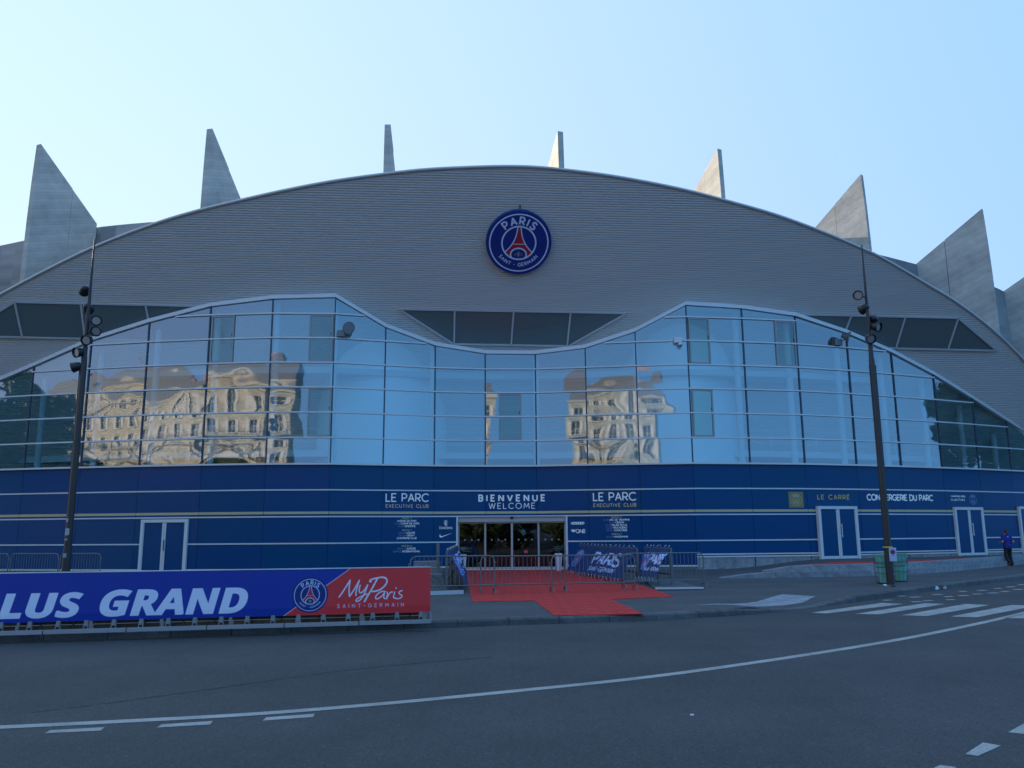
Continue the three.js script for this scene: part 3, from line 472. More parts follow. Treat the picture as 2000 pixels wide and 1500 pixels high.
// blue panelled base
const yL = [HA, 3.633, 2.496, 1.372, 0.31], ent0 = facS(893, 1060)[0], ent1 = facS(1107, 1060)[0];
const plinthS = facS(1420, 1090)[0];
{
  const cl = group('blue_cladding', hall);
  mesh('backing_wall', [sweep(0, ent0, -0.05, HA - 0.06, -0.25, -0.06), sweep(ent1, sCum[NB], -0.05, HA - 0.06, -0.25, -0.06), sweep(ent0, ent1, 2.496, HA - 0.06, -0.25, -0.06)], M.backing, cl);
  const G = 0.008;
  for (let i = 0; i < NB; i++) for (let r = 0; r < 4; r++) {
    let spans = [[sCum[i], sCum[i + 1]]];
    if (r >= 2) spans = spans.flatMap(([a, b]) => { const o = []; if (a < ent0) o.push([a, Math.min(b, ent0)]); if (b > ent1) o.push([Math.max(a, ent1), b]); return o; });
    for (const [a, b] of spans) { if (b - a < 0.1) continue; const bot = r === 3 && a > plinthS - 1.2 ? 0.78 : yL[r + 1]; mesh('panel', slab(a + G, b - G, bot + 0.02, yL[r] - 0.045, -0.05, rr(0, 0.004)), M.panel[Math.floor(rnd() * 3)], cl); }
  }
  for (const [s0, s1] of [[0, ent0], [ent1, sCum[NB]]]) mesh('trim', sweep(s0, s1, yL[3] - 0.035, yL[3] + 0.02, -0.04, 0.03), M.whiteTrim, cl);
  mesh('trim', sweep(0, sCum[NB], yL[1] - 0.035, yL[1] + 0.02, -0.04, 0.03), M.whiteTrim, cl);
  mesh('trim', sweep(0, sCum[NB], yL[2] - 0.035, yL[2] + 0.02, -0.04, 0.03), M.whiteTrim, cl);
  mesh('trim', sweep(0, ent0, yL[4] - 0.06, yL[4] + 0.01, -0.04, 0.03), M.whiteTrim, cl);
  const s2 = bayOf(plinthS - 0.6);
  mesh('trim', sweep(ent1, sCum[s2], yL[4] - 0.06, yL[4] + 0.01, -0.04, 0.03), M.whiteTrim, cl);
  for (const [a, b] of [[0.745, 0.80], [0.64, 0.70]]) mesh('trim', sweep(sCum[s2], sCum[NB], a, b, -0.04, 0.05), M.whiteTrim, cl);
  for (let i = 0; i < NB; i++) { let e = [[sCum[i], sCum[i + 1]]]; for (const [a, b] of e) mesh('gold_stripe', slab(a + G, b - G, 2.60, 2.705, 0.0045, 0.008), M.gold, cl); }
  // pale stone plinth where the base steps up
  for (let s = sCum[s2]; s < sCum[NB] - 0.1;) { const e = Math.min(s + 0.88, sCum[bayOf(s) + 1]); if (e - s > 0.05) mesh('plinth_block', slab(s + 0.006, e - 0.006, 0, 0.635, -0.05, 0.02 + rr(0, 0.004)), M.granite[Math.floor(rnd() * 3)], cl); s = e; }
  for (const [s0, s1] of [[0, ent0], [ent1, sCum[s2]]]) mesh('base_strip', sweep(s0, s1, 0.05, yL[4] - 0.062, -0.05, 0.0), M.galv, cl);
}
// doors: px of the outer frame
function door(x0, x1, y0, base, handle) {
  const d = group('door', hall), [a] = facS(x0, y0 + 20), [b, ht] = facS(x1, y0), y1 = ht, fw = 0.13, mid = (a + b) / 2, o = 0.075;
  // straight frame across the bay joint: built on the chord
  const A = facP(a, 0, 0), Bp = facP(b, 0, 0), dir = Bp.clone().sub(A), L = dir.length(); dir.normalize(); const n = V(-dir.z, 0, dir.x);
  const bx = (u0, u1, v0, v1, o0, o1) => { const P = (u, v) => A.clone().addScaledVector(dir, u).addScaledVector(n, o1).setY(v); return prism([P(u0, v0), P(u1, v0), P(u1, v1), P(u0, v1)], n.clone().multiplyScalar(o0 - o1)); };
  const ex = facP((a + b) / 2, 0, 0).sub(A).dot(n) > 0 ? 0.1 : 0.04;
  mesh('frame', [bx(0, fw, base, y1, -0.05, ex + o), bx(L - fw, L, base, y1, -0.05, ex + o), bx(fw, L - fw, y1 - fw, y1, -0.05, ex + o - 0.002)], M.whiteTrim, d);
  for (const [u0, u1, s] of [[fw, L / 2 - 0.004, 1], [L / 2 + 0.004, L - fw, 0]]) {
    const leaf = group('leaf', d), e = 0.085;
    mesh('stile', [bx(u0 + 0.004, u0 + (s ? 0.03 : e), base + 0.01, y1 - fw - 0.006, 0, ex + 0.055), bx(u1 - (s ? e : 0.03), u1 - 0.004, base + 0.01, y1 - fw - 0.006, 0, ex + 0.055), bx(u0 + 0.03, u1 - 0.03, base + 0.012, base + 0.13, 0, ex + 0.053)], M.whiteTrim, leaf);
    mesh('panel', bx(u0 + 0.02, u1 - 0.02, base + 0.1, y1 - fw - 0.01, 0, ex + 0.03), M.panel[0], leaf);
  }
  if (handle) { const u = L / 2 + 0.11, P = (v, o2) => A.clone().addScaledVector(dir, u).addScaledVector(n, ex + o2).setY(v); mesh('handle', [rod(P(base + 0.95, 0.12), P(base + 1.55, 0.12), 0.02), rod(P(base + 1.02, 0.04), P(base + 1.02, 0.12), 0.014), rod(P(base + 1.48, 0.04), P(base + 1.48, 0.12), 0.014)], M.whiteTrim, d); }
  else { const u = L / 2 + 0.05, P = (v, o2) => A.clone().addScaledVector(dir, u).addScaledVector(n, ex + o2).setY(v); mesh('handle', rod(P(base + 0.95, 0.09), P(base + 1.4, 0.09), 0.018), M.dark, d); }
}
door(277, 370, 1014, PAVE + 0.02, false); door(1594, 1669, 989, 0.5, true); door(1862, 1916, 991, 0.52, true); door(1988, 2032, 990, 0.54, true);
{ // sliding entrance
  const e = group('sliding_doors', hall), A = facP(ent0, 0, -0.12), Bp = facP(ent1, 0, -0.12), dir = Bp.clone().sub(A), L = dir.length(); dir.normalize(); const n = V(-dir.z, 0, dir.x);
  const bx = (u0, u1, v0, v1, o0, o1) => { const P = (u, v) => A.clone().addScaledVector(dir, u).addScaledVector(n, o1).setY(v); return prism([P(u0, v0), P(u1, v0), P(u1, v1), P(u0, v1)], n.clone().multiplyScalar(o0 - o1)); };
  const yT = 2.455, yD = 2.18, beige = mat([0.42, 0.38, 0.35], 0.5);
  mesh('header', [bx(0.05, L - 0.05, yD + 0.06, yT, -0.3, 0.05), bx(0.02, L - 0.02, yT, 2.49, -0.3, 0.12)], beige, e);
  mesh('sensor', new THREE.SphereGeometry(0.075, 12, 8).translate(0, 0, 0).translate(A.x + dir.x * L / 2 + n.x * 0.07, yT - 0.03, A.z + dir.z * L / 2 + n.z * 0.07), M.dark, e);
  mesh('jamb', [bx(-0.03, 0.05, PAVE, 2.49, -0.35, 0.16), bx(L - 0.05, L + 0.03, PAVE, 2.49, -0.35, 0.16), bx(0.05, L - 0.05, PAVE, PAVE + 0.05, -0.12, 0.03)], M.whiteTrim, e);
  for (let k = 0; k < 4; k++) {
    const u0 = 0.06 + k * (L - 0.12) / 4, u1 = 0.06 + (k + 1) * (L - 0.12) / 4, lf = group('door_leaf', e), o = k === 0 || k === 3 ? -0.08 : -0.02, f = 0.045;
    mesh('frame', [bx(u0, u0 + f, PAVE + 0.06, yD + 0.05, o - 0.04, o), bx(u1 - f, u1, PAVE + 0.06, yD + 0.05, o - 0.04, o), bx(u0 + f, u1 - f, yD, yD + 0.05, o - 0.04, o - 0.002), bx(u0 + f, u1 - f, PAVE + 0.06, PAVE + 0.13, o - 0.04, o - 0.002)], beige, lf);
    const P = (u, v) => A.clone().addScaledVector(dir, u).addScaledVector(n, o - 0.02).setY(v); mesh('glass', quads([[P(u0 + f, PAVE + 0.13), P(u1 - f, PAVE + 0.13), P(u1 - f, yD), P(u0 + f, yD)]]), doorGlass, lf);
    for (let m = 0; m < 3; m++) { const c = P(lerp(u0, u1, 0.25 + 0.25 * m), 1.45).addScaledVector(n, 0.006), g = new THREE.CircleGeometry(0.045, 16); g.applyQuaternion(new THREE.Quaternion().setFromUnitVectors(V(0, 0, 1), n)); mesh('warning_dot', g.translate(c.x, c.y, c.z), mat([0.20, 0.21, 0.22], 0.8), lf); }
  }
  const st = A.clone().addScaledVector(dir, L * 0.625).addScaledVector(n, 0.0); mesh('door_sticker', quads([[V(st.x - 0.08, 0.86, st.z).addScaledVector(n, 0.004), V(st.x + 0.08, 0.86, st.z).addScaledVector(n, 0.004), V(st.x + 0.08, 0.99, st.z).addScaledVector(n, 0.004), V(st.x - 0.08, 0.99, st.z).addScaledVector(n, 0.004)]]), mat([0.6, 0.08, 0.07], 0.6), e);
  const lob = [], w = 8, D = 7, P = (u, v, o) => A.clone().addScaledVector(dir, u).addScaledVector(n, o).setY(v);
  lob.push([P(-2, 0.1, -0.4), P(L + 2, 0.1, -0.4), P(L + 2, 0.1, -D), P(-2, 0.1, -D)], [P(-2, 3.2, -0.3), P(L + 2, 3.2, -0.3), P(L + 2, 3.2, -D), P(-2, 3.2, -D)], [P(-2, 0.1, -D), P(L + 2, 0.1, -D), P(L + 2, 3.2, -D), P(-2, 3.2, -D)], [P(-2, 0.1, -0.3), P(-2, 0.1, -D), P(-2, 3.2, -D), P(-2, 3.2, -0.3)], [P(L + 2, 0.1, -0.3), P(L + 2, 0.1, -D), P(L + 2, 3.2, -D), P(L + 2, 3.2, -0.3)]);
  mesh('lobby', quads(lob), M.lobby, e);
}
// lettering on the base panels
{
  const W1 = '#fff6e8', G1 = '#cdb184', G2 = '#9a8a4c';
  const put = (name, x0, x1, y0, y1, w, h, fn, off = 0.012) => { const a = facS(x0, y1), b = facS(x1, y1), t = facS((x0 + x1) / 2, y0), u = facS((x0 + x1) / 2, y1); mesh(name, facadePrint(a[0], b[0], u[1], t[1], off), vinylMat(canvas(w, h, fn)), hall); };
  const parc = (c, w, h) => { drawText(c, 'LE PARC', w / 2, h * 0.08, h * 0.46, h * 0.075, W1, { fit: w * 0.92 }); drawText(c, 'EXECUTIVE CLUB', w / 2, h * 0.73, h * 0.19, h * 0.042, G1, { fit: w * 0.92 }); };
  put('lettering', 750, 840, 962, 994, 720, 256, parc); put('lettering', 1156, 1246, 960, 992, 720, 256, parc);
  put('lettering', 930, 1070, 963, 997, 1024, 256, (c, w, h) => { drawText(c, 'BIENVENUE', w / 2, h * 0.12, h * 0.33, h * 0.085, W1, { fit: w * 0.92 }); drawText(c, 'WELCOME', w / 2, h * 0.58, h * 0.31, h * 0.04, W1, { fit: w * 0.64 }); });
  const listL = (lines) => (c, w, h) => { const n = lines.reduce((s, l) => s + l[2], 0); let y = 6; const u = (h - 10) / n; for (const [pre, txt, adv, gold] of lines) { const hh = u * 0.62, tr = hh * 0.2; if (gold) drawText(c, txt, w / 2, y, hh, hh * 0.17, '#c0b67c', { track: tr }); else { const wp = pre ? strWidth(pre, hh, tr) + hh * 0.55 : 0, wt = strWidth(txt, hh, tr), x = w / 2 - (wp + wt) / 2; if (pre) drawText(c, pre, x, y, hh, hh * 0.10, '#8f9fcc', { track: tr, align: 'l' }); drawText(c, txt, x + wp, y, hh, hh * 0.21, W1, { track: tr, align: 'l' }); } y += u * adv; } };
  put('directory_text', 766, 822, 1010, 1055, 640, 512, listL([['', 'NIVEAU 2', 1, 1], ['', 'AVENUE DU PARC', 1], ['CLUB', 'CHAMP DE MARS', 1], ['CLUB', 'VENDÔME', 1.5], ['', 'NIVEAU 1', 1, 1], ['SALON', 'LOUVRE', 1], ['SALON', 'ORSAY', 1], ['', 'CHAMPIONS CLUB', 1]]));
  put('directory_text', 766, 822, 1064, 1081, 640, 194, listL([['', 'NIVEAU 0', 1, 1], ['ESPACE', 'EUROPE', 1], ['ESPACE', 'INTERNATIONAL', 1]]));
  put('directory_text', 1176, 1234, 1008, 1052, 640, 490, listL([['', 'NIVEAU 3', 1, 1], ['CLUB', 'ARC DE TRIOMPHE', 1], ['CLUB', 'ODÉON', 1], ['CLUB', 'PALAIS ROYAL', 1], ['CLUB', 'TROCADÉRO', 1], ['SALON', 'CONCORDE', 1.4], ['', 'NIVEAU 4', 1, 1], ['SALON', 'HAUSSMANN', 1]]));
  put('sponsor_mark', 857, 884, 1015, 1053, 256, 360, (c, w, h) => { c.fillStyle = W1; c.font = 'bold 66px serif'; c.textAlign = 'center'; c.fillText('Emirates', w / 2, 172, w - 10); c.strokeStyle = W1; c.lineWidth = 8; for (let k = 0; k < 4; k++) { c.beginPath(); c.ellipse(w / 2 + (k % 2 ? 10 : -6), 30 + k * 24, 30 - k * 2, 13, -0.5 + 0.4 * k, 0, 5.2); c.stroke(); } c.beginPath(); c.moveTo(w / 2 + 6, 4); c.lineTo(w / 2 - 4, 116); c.stroke();
    c.beginPath(); c.moveTo(w - 6, 246); c.lineTo(66, 322); c.bezierCurveTo(14, 342, -8, 306, 28, 262); c.bezierCurveTo(22, 300, 40, 310, 76, 300); c.closePath(); c.fill(); });
  put('sponsor_mark', 1115, 1143, 1018, 1044, 280, 256, (c, w, h) => { c.strokeStyle = W1; c.lineWidth = 11; for (let k = 0; k < 7; k++) { c.beginPath(); c.arc(26 + k * 37, 38, 16, 0, 7); c.stroke(); } c.beginPath(); c.fillStyle = W1; c.fillRect(26, 14, 222, 10); c.fillRect(26, 52, 222, 10); for (const a of [-0.9, -0.3, 0.3, 0.9]) { c.beginPath(); c.ellipse(50 + a * 28, 190 - Math.cos(a) * 10, 10, 30, a * 0.8, 0, 7); c.fill(); } drawText(c, 'QNB', 190, 158, 66, 12, W1, { track: 12 }); });
  put('crest_square', 1541, 1570, 960.5, 991.5, 256, 256, (c, w, h) => { c.fillStyle = '#84794a'; c.fillRect(0, 0, w, h); drawCrest(c, 128, 128, 106, { mono: true, white: '#c9c2a0' }); });
  put('lettering', 1595, 1661, 963, 976, 800, 156, (c, w, h) => drawText(c, 'LE CARRÉ', w / 2, h * 0.30, h * 0.62, h * 0.13, '#c2a75e', { fit: w * 0.94 }));
  put('lettering', 1692, 1824, 963, 981, 1024, 140, (c, w, h) => drawText(c, 'CONCIERGERIE DU PARC', w / 2, h * 0.2, h * 0.58, h * 0.125, W1, { fit: w * 0.97, wide: 0.76 }));
  put('lettering', 1856, 1886, 967, 980, 400, 170, (c, w, h) => { drawText(c, 'CLUB', 4, 10, 40, 5, '#6f7fae', { align: 'l', track: 8 }); drawText(c, 'CHAMPS-ÉLYSÉES', w - 2, 14, 36, 8, W1, { align: 'r', track: 3 }); drawText(c, 'CLUB ÉTOILE', w / 2, 98, 44, 8, W1, { track: 8 }); });
  put('crest_print', 1893, 1909, 965, 987, 128, 128, (c) => drawCrest(c, 64, 64, 62, { mono: true, white: '#aab6d8' }));
}
// ---------------------------------------------------------------- round emblem on the cladding
{
  const [s, t] = wallPx(1012.5, 471), [s2] = wallPx(1076, 471), R = s2 - s, c = wall(s, t, 0.04), o = thing('wall_emblem', 'round blue club emblem with a red tower mounted on the grey cladding', 'emblem', [c.x, c.y, c.z]);
  const qn = new THREE.Quaternion().setFromRotationMatrix(new THREE.Matrix4().makeBasis(wU, wV, wN)); o.quaternion.copy(qn);
  const blue = mat([0.004, 0.035, 0.19], 0.5);
  mesh('drum', new THREE.LatheGeometry([[0, 0], [R - 0.02, 0], [R, 0.02], [R, 0.22], [R - 0.03, 0.25], [0, 0.25]].map(([x, y]) => new THREE.Vector2(x, y)), 72).rotateX(Math.PI / 2), blue, o);
  mesh('face_print', new THREE.CircleGeometry(R - 0.03, 72).translate(0, 0, 0.254), printMat(canvas(1024, 1024, (x) => drawCrest(x, 512, 512, 512))), o);
  mesh('bracket', box(0.06, 0.3, 0.06, 0, R + 0.05, 0.05), M.galv, o);
}
// floodlights clamped to the glass front
function flood(px, py, yaw, label) {
  const [s, y] = facS(px, py), p = facP(s, y, 0.1), o = thing('floodlight', label, 'floodlight', [p.x, p.y, p.z], 'floodlights on the glass front');
  mesh('gear_box', box(0.34, 0.28, 0.22, -0.02, -0.05, 0.02), M.galv, o);
  mesh('bracket', [bar(V(0.1, -0.05, 0.1), V(0.28, 0.12, 0.25), 0.05, 0.05), rod(V(0.05, -0.22, 0.02), V(0.05, 0.05, 0.02), 0.02)], M.galv, o);
  const head = new THREE.LatheGeometry([[0, -0.26], [0.10, -0.24], [0.13, -0.1], [0.27, 0.08], [0.28, 0.1], [0.26, 0.09]].map(([x, z]) => new THREE.Vector2(x, z)), 24), q = new THREE.Quaternion().setFromUnitVectors(V(0, 1, 0), V(Math.sin(yaw), -0.35, Math.cos(yaw)).normalize());
  mesh('reflector', head.applyQuaternion(q).translate(0.32, 0.16, 0.3), M.galv, o);
  mesh('lens', new THREE.CircleGeometry(0.26, 24).rotateX(-Math.PI / 2).translate(0, 0.085, 0).applyQuaternion(q).translate(0.32, 0.16, 0.3), M.lens, o);
}
flood(668, 651, 0.6, 'grey floodlight on the glass front beside the dark ribbon window over the doors'); flood(1634, 668, 1.15, 'grey floodlight on the glass front near the lamp post with bins');
{ const [s, y] = facS(1322, 671), p = facP(s, y, 0.14), o = thing('security_camera', 'small white security camera box on the glass front', 'camera', [p.x, p.y, p.z]); mesh('housing', box(0.36, 0.24, 0.24, 0, 0.1, 0.06), M.white, o); mesh('arm', rod(V(0, 0, -0.1), V(0, -0.05, 0.12), 0.03), M.galv, o); mesh('dome', new THREE.SphereGeometry(0.12, 16, 12).translate(0.09, -0.1, 0.1), M.lens, o); }

// ---------------------------------------------------------------- terrace and retaining wall on the right
{
  const base = [[7.25, -29.5], [10.1, -29.75], [12.2, -30.3], [14.45, -31.2], [17.8, -33.95], [24.1, -40.1], [27, -43.2]].map(([x, z]) => V(x, 0, z));
  const c = new THREE.CatmullRomCurve3(base, false, 'catmullrom', 0.3), Lc = c.getLength(), rw = thing('retaining_wall', 'low pale granite retaining wall of two courses along the terrace', 'wall');
  const lowTop = (d) => PAVE + Math.min(0.2, 0.02 + d * 0.12), upTop = (d) => Math.min(0.55, 0.22 + Math.max(0, d - 0.6) * 0.15);
  const P = (d, o, y) => { const u = Math.min(1, Math.max(0, d / Lc)), p = c.getPointAt(u), t = c.getTangentAt(u); return V(p.x + t.z * o, y, p.z - t.x * o); };
  const block = (d0, d1, o0, o1, f0, f1, b, m) => { const q = (d, f) => [P(d, o0, b), P(d, o0, f(d)), P(d, o1, f(d)), P(d, o1, b)], A = q(d0 + 0.005, f0), B2 = q(d1 - 0.005, f0), l = []; for (let k = 0; k < 4; k++) l.push([A[k], B2[k], B2[(k + 1) % 4], A[(k + 1) % 4]]); l.push(A, B2); mesh('stone_block', quads(l, l.map((r) => r.map((v) => [v.x + v.y, v.y + v.z]))), m, rw); };
  for (let d = 0; d < Lc - 0.1; d += 0.95) { block(d, Math.min(Lc, d + 0.95), 0, 0.5, lowTop, lowTop, 0.05, M.granite[Math.floor(rnd() * 3)]); }
  for (let d = 1.6; d < Lc - 0.1; d += 0.95) block(d, Math.min(Lc, d + 0.95), 0.12 + rr(0, 0.006), 0.5, upTop, upTop, 0.3, M.granite[Math.floor(rnd() * 3)]);
  // terrace surface
  const q = [], uv = [], red = [], N = 40, sA = facS(1405, 1100)[0], sB = sCum[NB];
  const rise = (u) => 0.37 * THREE.MathUtils.smoothstep(u, 0, 0.22), F = (u) => { const p = facP(lerp(sA, sB, u), 0, 0.01); p.y = PAVE + 0.005 + rise(u); return p; }, E = (u) => P(u * Lc, 0.45, 0).setY(Math.min(PAVE + 0.005 + rise(u) + 0.02, upTop(u * Lc) - 0.012));
  for (let i = 0; i < N; i++) { const r = [E(i / N), E((i + 1) / N), F((i + 1) / N), F(i / N)]; q.push(r); uv.push(r.map((v) => [v.x, v.z])); const u = i / N, u2 = (i + 1) / N; if (u > 0.12 && u < 0.85) { const k = 0.5; red.push([E(u), E(u2), E(u2).lerp(F(u2), k * (1 - u2)), E(u).lerp(F(u), k * (1 - u))].map((v) => v.clone().setY(v.y + 0.006))); } }
  tag(mesh('terrace', quads(q, uv), M.pave), 'raised asphalt terrace in front of the doors behind the retaining wall', 'terrace', null, 'structure');
  tag(mesh('terrace_carpet', quads(red), M.carpet), 'narrow red carpet along the raised terrace edge', 'carpet');
}

// ---------------------------------------------------------------- street lamps
function spot(parent, pole, off, aim, r) { // off from mast axis, aim direction
  const g = group('spotlight', parent), c = pole.clone().add(off), q = new THREE.Quaternion().setFromUnitVectors(V(0, 1, 0), aim.clone().normalize());
  const L = (pts) => new THREE.LatheGeometry(pts.map(([x, y]) => new THREE.Vector2(x * r, y * r)), 20).applyQuaternion(q).translate(c.x, c.y, c.z);
  mesh('body', L([[0, -1.25], [0.35, -1.2], [0.72, -0.8], [0.95, -0.1], [1, 0.5], [1.0, 0.62], [0.82, 0.62], [0.8, 0.45]]), M.dark, g);
  mesh('lens', new THREE.CircleGeometry(r * 0.8, 20).rotateX(-Math.PI / 2).translate(0, r * 0.48, 0).applyQuaternion(q).translate(c.x, c.y, c.z), M.lens, g);
  mesh('hood', L([[1.0, 0.5], [1.06, 0.5], [1.06, 0.78], [1.0, 0.78]]), M.dark, g);
  mesh('arm', rod(pole, c, 0.022), M.dark, g);
}
function lampPost(base, label, spots, extra) {
  const o = thing('lamp_post', label, 'lamp post', [base.x, base.y, base.z], 'tall lamp posts');
  mesh('mast', new THREE.LatheGeometry([[0.115, 0], [0.115, 1.2], [0.10, 1.25], [0.085, 6.9], [0.0, 6.9]].map(([x, y]) => new THREE.Vector2(x, y)), 16), M.mast, o);
  mesh('upper_mast', new THREE.CylinderGeometry(0.018, 0.075, 3.78, 12).translate(0, 6.88 + 1.89, 0), M.mast, o);
  mesh('flute', [-1, 1].map((k) => box(0.02, 5.4, 0.03, k * 0.095, 4.0, 0.02)), M.mast, o);
  for (const [px, py, aim] of spots) { // spots by pixel, at the mast's distance
    const p = atZ(px, py, base.z + aim[2] * 0.12).sub(base), pole = V(0, p.y - 0.05, 0); spot(o, pole, V(p.x, 0.05, aim[2] * 0.12), V(...aim), 0.15);
  }
  extra?.(o);
}
const postR = atY(1740, 1142, PAVE), postL = atY(185, 465, 10.79).setY(PAVE);
lampPost(postL, 'tall dark lamp post with stickers standing behind the long banner', [[165, 567, [-0.5, -0.35, -0.8]], [172, 602, [-0.1, -0.3, -1]], [188, 626, [0.45, -0.25, 0.85]], [189, 646, [0.2, -0.4, 0.9]], [171, 664, [-0.05, -0.35, 1]], [154, 688, [-0.45, -0.25, 0.85]], [149, 716, [-0.95, -0.3, 0.1]]], (o) => {
  const st = [[1.05, 0.11, 0.12, [0.35, 0.42, 0.55]], [1.5, 0.10, 0.05, [0.45, 0.46, 0.47]], [1.72, 0.13, 0.2, [0.5, 0.5, 0.5]], [2.05, 0.08, 0.1, [0.5, 0.5, 0.51]]];
  for (const [y, w, h, c] of st) { const g = new THREE.CylinderGeometry(0.119, 0.119, h, 10, 1, true, -0.6, w / 0.119).translate(0, y, 0); mesh('sticker', g, mat(c, 0.7, { map: grainMap }), o); }
});
lampPost(postR, 'tall dark lamp post between two green bin bags', [[1677, 577, [-0.55, -0.2, 0.8]], [1687, 603, [-0.5, -0.3, -0.8]], [1706, 623, [0.4, 0.1, -0.9]], [1711, 638, [0.55, -0.3, 0.75]], [1699, 661, [0, -0.45, 1]]]);
{ // no-parking notice tied to the right post
  const p = postR, o = thing('no_parking_notice', 'white no parking notice strapped to the lamp post above the bin bags', 'notice', [p.x + 0.0, p.y, p.z + 0.14]);
  const tex = canvas(256, 512, (c, w, h) => { c.fillStyle = '#aeb4cf'; c.fillRect(0, 0, w, h); c.beginPath(); c.arc(128, 165, 80, 0, 7); c.fillStyle = '#28346e'; c.fill(); c.lineWidth = 24; c.strokeStyle = '#a3303f'; c.stroke(); c.beginPath(); c.moveTo(74, 108); c.lineTo(182, 222); c.stroke(); c.fillStyle = '#3a4058'; c.fillRect(84, 292, 40, 22); c.fillRect(136, 292, 46, 22); c.fillRect(22, 26, 12, 40); });
  mesh('board', box(0.215, 0.40, 0.012, 0.075, 0.89, 0), M.white, o); mesh('face_print', new THREE.PlaneGeometry(0.21, 0.395).translate(0.075, 0.89, 0.0085), printMat(tex, 0.6), o);
  mesh('strap', new THREE.TorusGeometry(0.125, 0.018, 6, 24).rotateX(Math.PI / 2).scale(1, 1.4, 1).translate(0, 1.1, -0.14), M.yellow, o);
}
// wire bins with green bags
function bin(px, py, label, m) {
  const b = atY(px, py, PAVE), o = thing('litter_bin', label, 'litter bin', [b.x, b.y, b.z], 'wire bins by the lamp post'), R = 0.22;
  const hoop = (r, y) => new THREE.TorusGeometry(r, 0.008, 6, 28).rotateX(Math.PI / 2).translate(0, y, 0);
  mesh('wire_frame', [hoop(R, 0.86), hoop(R * 1.12, 0.6), hoop(R * 1.12, 0.32), hoop(R * 0.95, 0.03), ...Array.from({ length: 12 }, (_, k) => { const a = k / 12 * 6.283; return tube([V(R * 0.95 * Math.cos(a), 0.02, R * 0.95 * Math.sin(a)), V(R * 1.14 * Math.cos(a), 0.3, R * 1.14 * Math.sin(a)), V(R * 1.14 * Math.cos(a), 0.6, R * 1.14 * Math.sin(a)), V(R * Math.cos(a), 0.87, R * Math.sin(a))], 0.0045, 10, 4); })], M.wire, o);
  const g = new THREE.CylinderGeometry(R * 1.03, R * 0.62, 0.86, 40, 24, true), a = g.attributes.position;
  for (let i = 0; i < a.count; i++) { const y = a.getY(i), an = Math.atan2(a.getZ(i), a.getX(i)), t = (y + 0.43) / 0.86, pin = 1 - 0.08 * Math.exp(-Math.pow((t - 0.72) / 0.05, 2)) - 0.07 * Math.exp(-Math.pow((t - 0.55) / 0.04, 2)), w = 1 + (1 - t * 0.75) * 0.09 * Math.sin(an * 11 + t * 5) + 0.03 * Math.sin(an * 23 + t * 9), fl = t > 0.94 ? 1.12 : 1; a.setX(i, a.getX(i) * pin * w * fl + 0.04 * (1 - t)); a.setZ(i, a.getZ(i) * pin * w * fl); }
  g.translate(0, 0.45, 0); g.computeVertexNormals(); mesh('bag', g, m, o);
  mesh('elastic_band', [hoop(R * 0.93, 0.64), hoop(R * 0.87, 0.49)], mat([0.01, 0.09, 0.06], 0.6), o);
  mesh('base', new THREE.CylinderGeometry(R * 0.93, R * 0.9, 0.035, 24).translate(0, 0.018, 0), M.dark, o);
}
bin(1727, 1140, 'wire bin with green bag close beside the lamp post on the kerb side', M.bag); bin(1759, 1136, 'wire bin with green bag on the far side of the lamp post', M.bag2);

